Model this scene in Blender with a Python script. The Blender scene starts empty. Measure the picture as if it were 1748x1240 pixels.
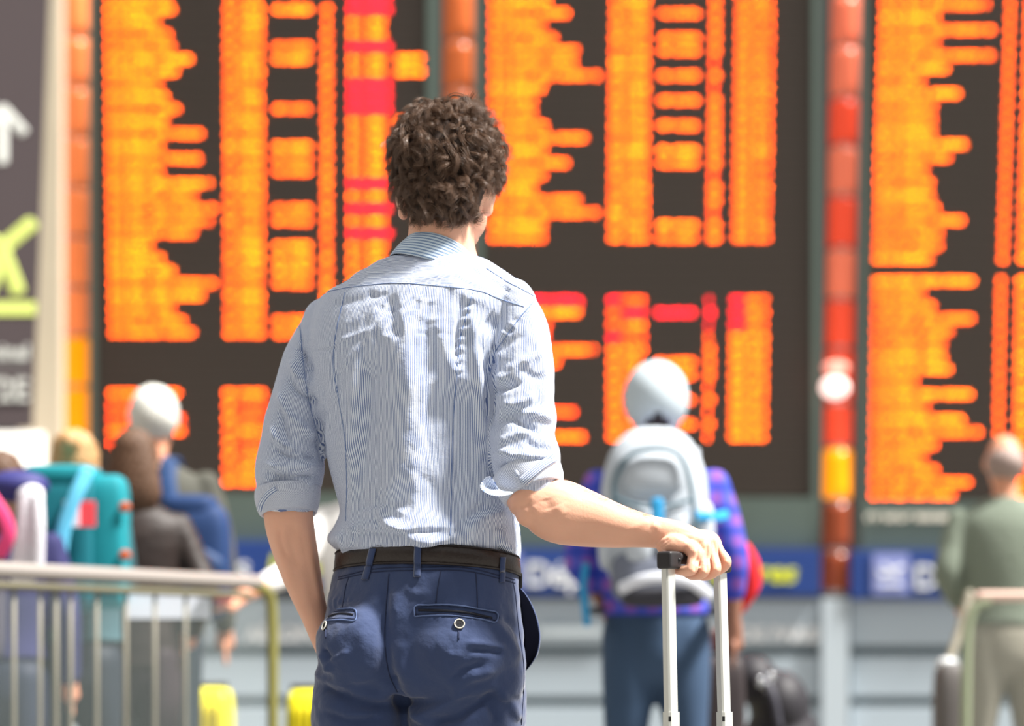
import bpy, bmesh, math, random
import numpy as np
from mathutils import Vector, Matrix, Euler
from mathutils.bvhtree import BVHTree
random.seed(7); rng = np.random.default_rng(7)
S = bpy.context.scene; COL = S.collection
FP = 4127.0; CZ = 0.84; HY = 1125.0; CX = 874.0      # focal length in pixels, camera height, horizon row, centre column

# ------------------------------------------------------------------ camera, world, sun, exposure
cam_d = bpy.data.cameras.new('camera'); cam = bpy.data.objects.new('camera', cam_d); COL.objects.link(cam)
cam.location = (0, 0, CZ); cam.rotation_euler = (math.pi/2, 0, 0)
cam_d.sensor_width = 36.0; cam_d.lens = FP/1748*36.0; cam_d.shift_y = (HY-620)/1748
cam_d.clip_end = 200
cam_d.dof.use_dof = True; cam_d.dof.focus_distance = 4.0; cam_d.dof.aperture_fstop = 2.5
S.camera = cam
W = bpy.data.worlds.new('world'); S.world = W; W.use_nodes = True
W.node_tree.nodes['Background'].inputs[0].default_value = (1.0, 0.985, 0.96, 1)
W.node_tree.nodes['Background'].inputs[1].default_value = 0.56
sun_d = bpy.data.lights.new('sun', 'SUN'); sun_d.energy = 8.5; sun_d.angle = math.radians(9); sun_d.color = (1.0, .965, .91)
sun = bpy.data.objects.new('sun', sun_d); COL.objects.link(sun)
sun.rotation_euler = Vector((0.50, -0.16, 0.84)).to_track_quat('Z', 'Y').to_euler()
S.view_settings.view_transform = 'Standard'; S.view_settings.look = 'None'
S.view_settings.exposure = 0.42; S.view_settings.gamma = 1.0; S.view_settings.use_curve_mapping = False

# ------------------------------------------------------------------ materials
def lin(c): return tuple(((v/255)/12.92 if v/255 <= .04045 else ((v/255+.055)/1.055)**2.4) for v in c)
MATS = {}
def mat(name, rgb, rough=.6, metal=0, noise=0.0, nscale=20, bump=0.0, bscale=60, emit=None, es=0, trans=0, ior=1.45, sss=0, sheen=0, alpha=1, srgb=True):
    if name in MATS: return MATS[name]
    m = bpy.data.materials.new(name); m.use_nodes = True; nt = m.node_tree; b = nt.nodes['Principled BSDF']
    c = lin(rgb) if srgb else rgb
    b.inputs['Base Color'].default_value = (*c, 1); b.inputs['Roughness'].default_value = rough; b.inputs['Metallic'].default_value = metal
    b.inputs['Transmission Weight'].default_value = trans; b.inputs['IOR'].default_value = ior
    b.inputs['Sheen Weight'].default_value = sheen; b.inputs['Alpha'].default_value = alpha
    if sss: b.inputs['Subsurface Weight'].default_value = sss; b.inputs['Subsurface Radius'].default_value = (.02, .008, .004); b.inputs['Subsurface Scale'].default_value = .5
    if emit: b.inputs['Emission Color'].default_value = (*emit, 1); b.inputs['Emission Strength'].default_value = es
    tc = nt.nodes.new('ShaderNodeTexCoord')
    if noise:
        n = nt.nodes.new('ShaderNodeTexNoise'); n.inputs['Scale'].default_value = nscale; n.inputs['Detail'].default_value = 4
        nt.links.new(tc.outputs['Object'], n.inputs['Vector'])
        mx = nt.nodes.new('ShaderNodeMix'); mx.data_type = 'RGBA'
        mx.inputs[6].default_value = (*[v*(1-noise) for v in c], 1); mx.inputs[7].default_value = (*[min(1, v*(1+noise)) for v in c], 1)
        nt.links.new(n.outputs['Fac'], mx.inputs[0]); nt.links.new(mx.outputs[2], b.inputs['Base Color'])
    if bump:
        n2 = nt.nodes.new('ShaderNodeTexNoise'); n2.inputs['Scale'].default_value = bscale; n2.inputs['Detail'].default_value = 5
        nt.links.new(tc.outputs['Object'], n2.inputs['Vector'])
        bp = nt.nodes.new('ShaderNodeBump'); bp.inputs['Strength'].default_value = bump; bp.inputs['Distance'].default_value = .01
        nt.links.new(n2.outputs['Fac'], bp.inputs['Height']); nt.links.new(bp.outputs['Normal'], b.inputs['Normal'])
    MATS[name] = m; return m

def stripe_mat(name, base, stripe, pitch, duty=.45, bump=.25):
    m = mat(name, base, rough=.8, sheen=.15, bump=bump, bscale=38)
    nt = m.node_tree; b = nt.nodes['Principled BSDF']
    at = nt.nodes.new('ShaderNodeAttribute'); at.attribute_name = 'stripe'
    d = nt.nodes.new('ShaderNodeMath'); d.operation = 'DIVIDE'; d.inputs[1].default_value = pitch
    f = nt.nodes.new('ShaderNodeMath'); f.operation = 'FRACT'
    s = nt.nodes.new('ShaderNodeMath'); s.operation = 'LESS_THAN'; s.inputs[1].default_value = duty
    mx = nt.nodes.new('ShaderNodeMix'); mx.data_type = 'RGBA'
    mx.inputs[6].default_value = (*lin(base), 1); mx.inputs[7].default_value = (*lin(stripe), 1)
    nt.links.new(at.outputs['Fac'], d.inputs[0]); nt.links.new(d.outputs[0], f.inputs[0]); nt.links.new(f.outputs[0], s.inputs[0])
    nt.links.new(s.outputs[0], mx.inputs[0]); nt.links.new(mx.outputs[2], b.inputs['Base Color'])
    return m

def check_mat(name, c0, c1, c2, sc):
    m = mat(name, c0, rough=.85); nt = m.node_tree; b = nt.nodes['Principled BSDF']
    tc = nt.nodes.new('ShaderNodeTexCoord')
    w1 = nt.nodes.new('ShaderNodeTexWave'); w1.inputs['Scale'].default_value = sc; w1.bands_direction = 'Z'
    w2 = nt.nodes.new('ShaderNodeTexWave'); w2.inputs['Scale'].default_value = sc; w2.bands_direction = 'X'
    for w in (w1, w2): w.inputs['Distortion'].default_value = 1.0; nt.links.new(tc.outputs['Object'], w.inputs['Vector'])
    a = nt.nodes.new('ShaderNodeMix'); a.data_type = 'RGBA'; a.inputs[6].default_value = (*lin(c0), 1); a.inputs[7].default_value = (*lin(c1), 1)
    c = nt.nodes.new('ShaderNodeMix'); c.data_type = 'RGBA'; c.inputs[7].default_value = (*lin(c2), 1)
    mu = nt.nodes.new('ShaderNodeMath'); mu.operation = 'MULTIPLY'
    nt.links.new(w1.outputs['Fac'], mu.inputs[0]); nt.links.new(w2.outputs['Fac'], mu.inputs[1])
    nt.links.new(w1.outputs['Fac'], a.inputs[0]); nt.links.new(a.outputs[2], c.inputs[6]); nt.links.new(mu.outputs[0], c.inputs[0])
    nt.links.new(c.outputs[2], b.inputs['Base Color']); return m

def led(name, rgb, s):
    m = bpy.data.materials.new(name); m.use_nodes = True; nt = m.node_tree; nt.nodes.clear()
    e = nt.nodes.new('ShaderNodeEmission'); o = nt.nodes.new('ShaderNodeOutputMaterial')
    e.inputs[0].default_value = (*rgb, 1); e.inputs[1].default_value = s; nt.links.new(e.outputs[0], o.inputs[0]); return m
LED_O = led('led_amber', (1.0, .078, .0), 32); LED_Y = led('led_amber_bright', (1.0, .10, .0), 34)
LED_D = led('led_amber_deep', (1.0, .05, .001), 26); LED_R = led('led_red', (1.0, .006, .017), 22)

# ------------------------------------------------------------------ helpers
def P(px, py, D): return Vector(((px-CX)*D/FP, D, CZ+(HY-py)*D/FP))
def tag(o, label=None, cat=None, group=None, kind=None):
    if label: o['label'] = label
    if cat: o['category'] = cat
    if group: o['group'] = group
    if kind: o['kind'] = kind
    return o
def empty(name, loc, label=None, cat=None, group=None, kind=None):
    o = bpy.data.objects.new(name, None); COL.objects.link(o); o.location = loc
    return tag(o, label, cat, group, kind)
def link(name, me, parent=None, mats=(), smooth=True):
    o = bpy.data.objects.new(name, me); COL.objects.link(o)
    for m in mats: me.materials.append(m)
    if smooth and len(me.polygons): me.polygons.foreach_set('use_smooth', [True]*len(me.polygons))
    if parent is not None:
        o.parent = parent; o.matrix_parent_inverse = Matrix.Identity(4)
        pw = parent; off = Vector((0, 0, 0)); 
        while pw is not None: off += Vector(pw.location); pw = pw.parent
        o.location = -off
    return o
def mesh(name, V, F, parent=None, m=None, smooth=True):
    me = bpy.data.meshes.new(name); me.from_pydata([tuple(v) for v in V], [], F); me.update()
    return link(name, me, parent, [m] if m else [], smooth)
def box_vf(c, h, rz=0, rx=0):
    R = (Matrix.Rotation(rz, 3, 'Z') @ Matrix.Rotation(rx, 3, 'X'))
    V = [Vector(c)+R@Vector((sx*h[0], sy*h[1], sz*h[2])) for sx in (-1, 1) for sy in (-1, 1) for sz in (-1, 1)]
    return V, [(0,1,3,2), (4,6,7,5), (0,4,5,1), (2,3,7,6), (0,2,6,4), (1,5,7,3)]
def bevel_box(name, c, h, r, parent, m, rz=0, rx=0, seg=2):
    bm = bmesh.new(); V, F = box_vf(c, h, rz, rx); vs = [bm.verts.new(v) for v in V]
    for f in F: bm.faces.new([vs[i] for i in f])
    bmesh.ops.recalc_face_normals(bm, faces=bm.faces)
    if r: bmesh.ops.bevel(bm, geom=bm.edges[:], offset=r, segments=seg, affect='EDGES', profile=.5)
    me = bpy.data.meshes.new(name); bm.to_mesh(me); bm.free()
    return link(name, me, parent, [m], smooth=False)
def cat_resample(pts, n):
    pts = np.array(pts, float); k = len(pts)
    if k < 3: t = np.linspace(0, 1, n)[:, None]; return pts[0]*(1-t)+pts[-1]*t
    e = np.vstack([2*pts[0]-pts[1], pts, 2*pts[-1]-pts[-2]]); out = []
    for s in np.linspace(0, k-1-1e-9, n):
        i = int(s); u = s-i; a, b, c, d = e[i], e[i+1], e[i+2], e[i+3]
        out.append(.5*((2*b)+(c-a)*u+(2*a-5*b+4*c-d)*u*u+(3*b-a-3*c+d)*u**3))
    return np.array(out)
def tube_vf(pts, rad, n=None, seg=20, up=(0, 1, 0), round_ends=True):
    """pts (k,3) metres, rad list of r or (across, depth) in metres."""
    R = np.array([(r, r) if np.isscalar(r) else r for r in rad], float)
    A = np.hstack([np.array([tuple(p) for p in pts]), R]); n = n or max(8, 5*len(pts))
    A = cat_resample(A, n); C = A[:, :3]; R = np.maximum(A[:, 3:], 1e-4)
    T = np.gradient(C, axis=0); T /= np.linalg.norm(T, axis=1)[:, None]
    if round_ends:
        pre = []; post = []
        for k in (0.98, .8, .45):
            h = math.sqrt(1-k*k) if k < 1 else 0
        s = [.35, .75, .95]
        c0 = [C[0]-T[0]*R[0].mean()*math.sqrt(1-q*q) for q in s]; r0 = [R[0]*q for q in s]
        c1 = [C[-1]+T[-1]*R[-1].mean()*math.sqrt(1-q*q) for q in reversed(s)]; r1 = [R[-1]*q for q in reversed(s)]
        C = np.vstack([c0, C, c1]); R = np.vstack([r0, R, r1]); T = np.vstack([[T[0]]*3, T, [T[-1]]*3])
    U = np.array(up, float); V = []; 
    for c, r, t in zip(C, R, T):
        b = U-t*np.dot(U, t); nb = np.linalg.norm(b)
        if nb < .15: b2 = np.array([1., 0, 0]); b = b2-t*np.dot(b2, t); nb = np.linalg.norm(b)
        b /= nb; a = np.cross(t, b)
        for k in range(seg):
            th = 2*math.pi*k/seg; V.append(c+a*r[0]*math.cos(th)+b*r[1]*math.sin(th))
    n = len(C); F = []
    for i in range(n-1):
        for k in range(seg):
            k2 = (k+1) % seg; F.append((i*seg+k, i*seg+k2, (i+1)*seg+k2, (i+1)*seg+k))
    F.append(tuple(range(seg))[::-1]); F.append(tuple((n-1)*seg+k for k in range(seg)))
    return V, F
def ptube(spec, **kw):
    """spec rows (px, py, D, across_px[, depth_px]); radii are millimetres at D=4.127"""
    return tube_vf([P(s[0], s[1], s[2]) for s in spec], [(s[3]/1000*s[2]/4.127, (s[4] if len(s) > 4 else s[3])/1000*s[2]/4.127) for s in spec], **kw)
def ellip_vf(c, r, rot=None, n=24, e1=1.0, e2=1.0):
    V = []; F = []; m = n//2
    sg = lambda v, e: math.copysign(abs(v)**e, v)
    R = rot or Matrix.Identity(3)
    for i in range(m+1):
        ph = -math.pi/2+math.pi*i/m
        for k in range(n):
            th = 2*math.pi*k/n
            q = Vector((r[0]*sg(math.cos(ph), e1)*sg(math.cos(th), e2), r[1]*sg(math.cos(ph), e1)*sg(math.sin(th), e2), r[2]*sg(math.sin(ph), e1)))
            V.append(Vector(c)+R@q)
    for i in range(m):
        for k in range(n):
            k2 = (k+1) % n; F.append((i*n+k, i*n+k2, (i+1)*n+k2, (i+1)*n+k))
    return V, F
def pellip(px, py, D, rx, ry, rz, rot=None, n=24):
    s = D/4.127/1000; return ellip_vf(P(px, py, D), (rx*s, ry*s, rz*s), rot, n)
def superbox(name, c, h, parent, m, e=.35, n=28, rot=None):
    V, F = ellip_vf(c, h, rot, n, e, e)
    bm = bmesh.new(); vs = [bm.verts.new(v) for v in V]
    for f in F: bm.faces.new([vs[i] for i in f])
    bmesh.ops.remove_doubles(bm, verts=bm.verts, dist=1e-5); bmesh.ops.recalc_face_normals(bm, faces=bm.faces)
    me = bpy.data.meshes.new(name); bm.to_mesh(me); bm.free(); return link(name, me, parent, [m])
def loft_vf(rings, seg=48, n=60):
    """rings: (L, R, D, depth_mm, py, rot_deg, kp, kr): ellipse rings matched to the left and right outline; kp, kr tilt the ring."""
    A = cat_resample(np.array(rings, float), n); V = []
    for L, R, D, dp, py, rot, kp, kr in A:
        th = math.radians(rot); c, s = math.cos(th), math.sin(th); sc = D/FP
        w = (R-L)/2*sc; b = dp/1000; a = math.sqrt(max(1e-6, w*w-b*b*s*s))/c
        x0 = ((L+R)/2-CX)*sc; z0 = CZ+(HY-py)*sc
        for k in range(seg):
            t = 2*math.pi*k/seg; u = a*math.cos(t); v = b*math.sin(t)
            dx = u*c+v*s; dy = -u*s+v*c
            V.append((x0+dx, D+dy, z0-kp*dy-kr*dx))
    F = []
    for i in range(n-1):
        for k in range(seg):
            k2 = (k+1) % seg; F.append((i*seg+k, i*seg+k2, (i+1)*seg+k2, (i+1)*seg+k))
    F.append(tuple(range(seg))[::-1]); F.append(tuple((n-1)*seg+k for k in range(seg)))
    return V, F
def union(name, parts, voxel, smooth=4, fac=.5):
    V = []; F = []
    for v, f in parts:
        o = len(V); V += [tuple(q) for q in v]; F += [tuple(i+o for i in g) for g in f]
    bm = bmesh.new(); vs = [bm.verts.new(q) for q in V]
    for g in F: bm.faces.new([vs[i] for i in g])
    bmesh.ops.recalc_face_normals(bm, faces=bm.faces)
    me = bpy.data.meshes.new('tmp'); bm.to_mesh(me); bm.free()
    ob = bpy.data.objects.new('tmp', me); COL.objects.link(ob)
    r = ob.modifiers.new('r', 'REMESH'); r.mode = 'VOXEL'; r.voxel_size = voxel
    if smooth: s = ob.modifiers.new('s', 'SMOOTH'); s.factor = fac; s.iterations = smooth
    dg = bpy.context.evaluated_depsgraph_get(); dg.update()
    out = bpy.data.meshes.new_from_object(ob.evaluated_get(dg)); out.name = name
    bpy.data.objects.remove(ob); bpy.data.meshes.remove(me)
    return out
def coords(me): a = np.empty(len(me.vertices)*3); me.vertices.foreach_get('co', a); return a.reshape(-1, 3)
def normals(me): a = np.empty(len(me.vertices)*3); me.vertex_normals.foreach_get('vector', a); return a.reshape(-1, 3)
def to_px(C): return CX+C[:, 0]*FP/C[:, 1], HY-(C[:, 2]-CZ)*FP/C[:, 1]
def seg_dist(x, y, pts):
    """distance to a polyline and the fraction along it, signed by side"""
    pts = np.array(pts, float); best = np.full(x.shape, 1e9); tt = np.zeros(x.shape); sd = np.zeros(x.shape)
    L = np.hypot(*(pts[1:]-pts[:-1]).T); T = L.sum(); acc = 0
    for i in range(len(pts)-1):
        a, b = pts[i], pts[i+1]; d = b-a; l2 = (d**2).sum()
        u = np.clip(((x-a[0])*d[0]+(y-a[1])*d[1])/l2, 0, 1)
        dx = x-(a[0]+u*d[0]); dy = y-(a[1]+u*d[1]); r = np.hypot(dx, dy)
        m = r < best; best[m] = r[m]; tt[m] = ((acc+u*L[i])/T)[m]; sd[m] = np.sign(dx*d[1]-dy*d[0])[m]
        acc += L[i]
    return best, tt, sd
def folds(me, strokes, facing=.1, gain=1.0):
    """real displacement of the cloth along its normals: each stroke is (points, width, height in mm[, second side width])"""
    C = coords(me); N = normals(me); x, y = to_px(C); f = np.clip(-N[:, 1]*2.2+facing, 0, 1); D = np.zeros(len(C))
    for st in strokes:
        pts, w, a = st[0], st[1], st[2]; w2 = st[3] if len(st) > 3 else w
        r, t, s = seg_dist(x, y, cat_resample(pts, 12) if len(pts) > 2 else pts)
        ww = np.where(s > 0, w, w2)
        end = np.clip(np.minimum(t, 1-t)*5, 0, 1); end = end*end*(3-2*end); end = .15+.85*end
        D += gain*a/1000*np.exp(-(r/ww)**2)*end
    C += N*(D*f)[:, None]; me.vertices.foreach_set('co', C.ravel()); me.update()
def bvh_of(o_list):
    V = []; F = []
    for me in o_list:
        o = len(V); V += [tuple(v.co) for v in me.vertices]; F += [tuple(i+o for i in p.vertices) for p in me.polygons]
    return BVHTree.FromPolygons(V, F)
def snap(bvh, px, py, off=.0):
    """the point of the surface that a line from the camera through this pixel meets, lifted off it"""
    d = P(px, py, 1.0)-cam.location; d.normalize(); h = bvh.ray_cast(cam.location, d)
    if h[0] is None: return None, None
    n = h[1] if h[1].dot(d) < 0 else -h[1]
    return h[0]+n*off, n
def seam(name, bvh, pts, r, parent, m, off=0.0003, n=None, dash=0):
    q = cat_resample(pts, n or max(6, int(sum(math.dist(pts[i], pts[i+1]) for i in range(len(pts)-1))/5)))
    c = [snap(bvh, a, b, off)[0] for a, b in q]; c = [v for v in c if v is not None]
    # drop jumps between surfaces
    runs = [[c[0]]]
    for v in c[1:]:
        if (v-runs[-1][-1]).length < .03: runs[-1].append(v)
        else: runs.append([v])
    keep = max(runs, key=len)
    if len(keep) < 3: keep = c[:3]
    V, F = tube_vf(keep, [r]*len(keep), n=len(keep), seg=6, round_ends=False)
    return mesh(name, V, F, parent, m)
def text_mesh(name, s, size, loc, parent, m, rx=math.pi/2, bold=0.0, align='LEFT', ext=.004, shear=0, sx=1.0):
    cu = bpy.data.curves.new('t', 'FONT'); cu.body = s; cu.size = size; cu.align_x = align; cu.offset = bold; cu.extrude = ext; cu.shear = shear
    ob = bpy.data.objects.new('t', cu); COL.objects.link(ob)
    dg = bpy.context.evaluated_depsgraph_get(); dg.update()
    me = bpy.data.meshes.new_from_object(ob.evaluated_get(dg)); bpy.data.objects.remove(ob)
    me.transform(Matrix.Translation(loc) @ Matrix.Rotation(rx, 4, 'X') @ Matrix.Diagonal((sx, 1, 1, 1)))
    me.name = name; return link(name, me, parent, [m], smooth=False)

# ------------------------------------------------------------------ the hall: floor, back wall, pillar
DB = 18.76                                     # distance of the board wall
pxm = lambda D: FP/D
floor_m = mat('terrazzo', (122, 120, 116), rough=.25, noise=.12, nscale=60)
fl = bevel_box('floor', (0, 12, -.05), (16, 14, .05), 0, None, floor_m); tag(fl, 'pale polished terrazzo floor of the hall', kind='structure')
grey_w = mat('wall_grey', (120, 118, 114), rough=.8, noise=.06)
wb = bevel_box('wall_back', (0, 20.2, 4.5), (16, .15, 4.5), 0, None, mat('wall_dark', (74, 76, 74), rough=.85, noise=.1, nscale=2)); tag(wb, 'dark rear wall behind the departure boards', kind='structure')

wl = bevel_box('wall_left_unseen', (-9.5, 7, 4.5), (.15, 13.2, 4.5), 0, None, grey_w); tag(wl, 'unseen grey side wall, added to cut fill light from the left', kind='structure')  # out of view, added to hold back light from the left
wr = bevel_box('wall_rear_unseen', (0, -6.2, 3.5), (9.6, .15, 3.5), 0, None, grey_w); tag(wr, 'unseen grey wall behind the viewer, added to cut fill light', kind='structure')  # out of view, added to hold back light from the camera side
# counter wall of grey-blue metal panels under the boards, with recessed grooves
cm = mat('counter_panel', (178, 192, 202), rough=.45, noise=.03, nscale=3); gm = mat('counter_groove', (140, 156, 164), rough=.6)
cw = empty('wall_counter', (0, DB+.05, 0)); tag(cw, 'grey-blue panelled wall running under the departure boards', kind='structure')
def wbox(name, x0, x1, y0, y1, D, th, parent, m, r=0):
    a = P(x0, y1, D); b = P(x1, y0, D)
    return bevel_box(name, ((a.x+b.x)/2, D+th/2, (a.z+b.z)/2), ((b.x-a.x)/2, th/2, (b.z-a.z)/2), r, parent, m)
wbox('backing', -900, 2700, 1024, 1300, DB+.12, .1, cw, gm)
for c0, c1 in ((-560, 92), (96, 746), (808, 1400), (1452, 2060), (2064, 2700)):
    for y0, y1 in ((1024, 1103), (1121, 1190), (1207, 1295)):
        wbox('panel', c0, c1, y0, y1, DB, .10, cw, cm, .006)
for c0, c1 in ((750, 804), (1403, 1449)):
    wbox('upright', c0, c1, 1021, 1296, DB-.08, .2, cw, mat('counter_upright', (186, 198, 206), rough=.45))
wtxt = mat('white_letter', (240, 244, 246), rough=.5)
t1 = P(1068, 1094, DB-.02); text_mesh('lettering', 'AÉROPORTS DE PARIS', .152, t1, cw, wtxt, bold=.008)
t1 = P(1688, 1094, DB-.02); text_mesh('lettering', 'AÉROPORTS DE PARIS', .152, t1, cw, wtxt, bold=.008)
t1 = P(420, 1094, DB-.02); text_mesh('lettering', 'AÉROPORTS DE PARIS', .152, t1, cw, wtxt, bold=.008)
# shallow white ledge and disc seen left of the traveller in the cap
wbox('ledge', 918, 1030, 1070, 1086, DB-.06, .05, cw, mat('pale_ledge', (208, 220, 226)), .004)

# ------------------------------------------------------------------ departure boards
K = 2.8e-5; Y0 = 850; tilt = math.atan(K*FP*(1)) if False else math.radians(6.0)
def bpt(px, py, off=0.0):
    """point on the board plane (leaning forward at the top), off metres in front of it"""
    b0 = P(874, Y0, DB); n = Vector((0, -math.cos(tilt), -math.sin(tilt))); p0 = b0+n*off
    d = P(px, py, 1.0)-Vector((0, 0, CZ)); t = (p0-Vector((0, 0, CZ))).dot(n)/d.dot(n)
    return Vector((0, 0, CZ))+d*t
FONT = {'A':'01110100011000111111100011000110001','B':'11110100011000111110100011000111110','C':'01111100001000010000100001000001111','D':'11110100011000110001100011000111110',
'E':'11111100001000011110100001000011111','F':'11111100001000011110100001000010000','G':'01111100001000010111100011000101111','H':'10001100011000111111100011000110001','I':'11111001000010000100001000010011111',
'K':'10001100101010011000101001001010001','L':'10000100001000010000100001000011111','M':'10001110111010110101100011000110001','N':'10001110011010110011100011000110001','O':'01110100011000110001100011000101110',
'P':'11110100011000111110100001000010000','R':'11110100011000111110101001001010001','S':'01111100001000001110000010000111110','T':'11111001000010000100001000010000100','U':'10001100011000110001100011000101110',
'V':'10001100011000110001100010101000100','W':'10001100011000110101101011010101010','X':'10001100010101000100010101000110001','Y':'10001100010101000100001000010000100','Z':'11111000010001000100010001000011111',
'J':'00111000100001000010000101001001100','Q':'01110100011000110001101011001001101',
'0':'01110100011001110101110011000101110','1':'00100011000010000100001000010001110','2':'01110100010000100110010001000011111','3':'11110000010000101110000010000111110','4':'00010001100101010010111110001000010',
'5':'11111100001111000001000011000101110','6':'01110100001000011110100011000101110','7':'11111000010001000100010000100001000','8':'01110100011000101110100011000101110','9':'01110100011000101111000010000101110',
':':'00000001000010000000001000010000000',' ':'0'*35,'-':'00000000000000011111000000000000000'}
CITIES = 'NICE ROME OSLO LYON BREST MILAN DUBAI MADRID LONDON GENEVA LISBON MUNICH BIARRITZ BORDEAUX HELSINKI TOULOUSE MARSEILLE BARCELONA STRASBOURG CASABLANCA COPENHAGEN DUSSELDORF LOS-ANGELES BUENOS AIRES CLERMONT-FERRAND SAINT-DENIS REUNION NEW YORK NEWARK RIO DE JANEIRO'.split()
CITY2 = ['ROME','NICE','OSLO','BREST','MILAN','DUBAI','MADRID','LONDON','GENEVA','BIARRITZ','BORDEAUX','TOULOUSE','MARSEILLE','BARCELONA','STRASBOURG','CASABLANCA','COPENHAGEN','DUSSELDORF','LOS ANGELES','BUENOS AIRES','NEW YORK NEWARK','RIO DE JANEIRO','CLERMONT FERRAND','SAINT DENIS REUNION','MARSEILLE PROVENCE','FRANKFURT AIRPORT','AMSTERDAM SCHIPHOL','TOULOUSE BLAGNAC']
DOT = 1.12                                     # dot pitch, pixels of the photograph at the board's foot
def fit_city(w):
    n = max(3, round(w/(6*DOT))); c = [s for s in CITY2 if abs(len(s)-n) <= 0] or [s for s in CITY2 if abs(len(s)-n) <= 1] or [max(CITY2, key=len)]
    s = random.choice(c); return s[:n].ljust(n) if len(s) >= n else s+' '+'ABCDEF'[:0]+random.choice(['T2', 'CDG', 'INTL'])[:max(0, n-len(s)-1)]
BLUR = 11                                      # the lit cell starts this many pixels inside the soft outline
def put_text(Vs, Fs, Ms, s, px0, py, mi, x1=None):
    """append the lit dots of a string; px0 its left end, stretched to end at x1"""
    n = len(s); w = n*6*DOT-DOT; k = 1.0 if x1 is None else (x1-px0)/w
    for i, ch in enumerate(s):
        g = FONT.get(ch, FONT['H'])
        for r in range(7):
            for c in range(5):
                if g[r*5+c] == '1':
                    X = px0+(i*6+c)*DOT*k; Y = py-3.5*DOT+r*DOT
                    q = [bpt(X, Y, .012), bpt(X+DOT*.86*k, Y, .012), bpt(X+DOT*.86*k, Y+DOT*.86, .012), bpt(X, Y+DOT*.86, .012)]
                    o = len(Vs); Vs += q; Fs.append((o, o+3, o+2, o+1)); Ms.append(mi)
def dig(n): return ''.join(random.choice('0123456789') for _ in range(n))
def hhmm(k): m = 425+k*5; return '%02d:%02d' % (m//60 % 24, m % 60)
frame_m = mat('board_frame', (100, 116, 108), rough=.6, noise=.03, nscale=3); disp_m = mat('board_display', (74, 66, 60), rough=.75, noise=.05, nscale=2)
slat_m = mat('board_slat', (88, 79, 72), rough=.7)
def bbox(name, x0, x1, y0, y1, off0, off1, parent, m):
    c = [bpt(x, y, o) for o in (off0, off1) for x, y in ((x0, y0), (x1, y0), (x1, y1), (x0, y1))]
    return mesh(name, c, [(0,1,2,3), (4,7,6,5), (0,4,5,1), (1,5,6,2), (2,6,7,3), (3,7,4,0)], parent, m, smooth=False)
def board(label, X0, X1, dx0, dx1, yb, rows_fn, pitch, y_first, n_tot):
    b = empty('departure_board', bpt((X0+X1)/2, yb, -.15)); tag(b, label, 'departure board', 'hanging departure boards')
    bbox('frame', X0, X1, -260, yb, -.16, -.03, b, frame_m)
    bbox('display_panel', dx0, dx1, -240, yb-85, -.029, -.002, b, disp_m)
    bbox('edge', X0, dx0-1, -260, yb, -.03, .03, b, frame_m); bbox('edge', dx1+1, X1, -260, yb, -.03, .03, b, frame_m)
    bbox('bottom_rail', dx0-1, dx1+1, yb-84, yb, -.03, .028, b, frame_m)
    y = y_first-pitch*10.5
    while y < yb-86:
        bbox('slat', dx0+2, dx1-2, y-1.6, y+1.6, -.002, .008, b, slat_m); y += pitch
    rows_fn(b); return b
RM = [LED_O, LED_Y, LED_D, LED_R]
def row_obj(b, segs):
    Vs, Fs, Ms = [], [], []
    for s, x0, x1, y, mi in segs: put_text(Vs, Fs, Ms, s, x0, y, mi, x1)
    o = mesh('text_row', Vs, Fs, b, None, smooth=False)
    for m in RM: o.data.materials.append(m)
    o.data.polygons.foreach_set('material_index', Ms); o['kind'] = 'stuff'; return o
rm = lambda: random.choice([0, 0, 1, 1, 0])
B = BLUR
def rows_left(b):
    E = [307,282,301,313,336,313,285,295,315,296,361,288,352,286,371,344,379,371,344,268,288,307,378,363,307,325,342]
    Cr = {0,3,4,8,11,12,13,16,17,19,20,21,22,25,26}; red = {0,3,6,7,8,14,16,18}; ext = {4,5,9}
    for k in range(27):
        y = 16+21.27*k; q = k*.34; m = rm(); s = [(hhmm(k)[:5], 171+q*.9+B, 212, y, m)]
        s.append((fit_city(E[k]-B-217), 218, E[k]-B, y, m))
        s.append((random.choice(['AF', 'BA', 'LH', 'AZ']), 375+q*.2+B, 400, y, rm())); s.append((dig(4), 409, 459-B, y, m))
        if k in Cr: s.append((random.choice(['AF', 'DL', 'KL']), 459+q*.1+B, 487, y, m)); s.append((dig(4), 493, 540-B, y, m))
        s.append(('2F' if k % 9 != 1 else 'I', 541+B+(2 if k % 9 == 1 else 0), 576-B-(2 if k % 9 == 1 else 0), y, rm()))
        if k in red: s.append(('RETARDE', 586+B, 677-B, y, 3))
        else: s.append(('A L HEURE'[:7], 586+B, 667-B, y, 1))
        if k in ext: s.append(('GATE'[:3+k % 2], 672+6, 734-B if k < 9 else 695-B+8, y, 1))
        row_obj(b, s)
    E2 = [316,305,324,324,200,None,None,None]
    for k in range(8):
        y = 672+21.4*k; m = [0, 2, 2, 0, 2, 0, 0, 0][k]; s = []
        if E2[k]: s.append((hhmm(k+30), 176+B, 208, y, m)); 
        if E2[k] and E2[k] > 220: s.append((fit_city(E2[k]-B-214), 214, E2[k]-B, y, m))
        s.append((random.choice(['AF', 'BA', 'LH']), 374+B, 400, y, 0)); s.append((dig(4), 409, 462-B, y, m if m else 0))
        s.append(('2E', 466+B, 505, y, 0))
        row_obj(b, s)
    for k in range(-4, 0):
        y = 16+21.27*k; row_obj(b, [(hhmm(k), 171+B, 210, y, 0), ('GENEVA', 216, 290, y, 0), ('AF 1248', 376+B, 455-B, y, 0), ('RETARDE', 586+B, 677-B, y, 3)])
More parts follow.
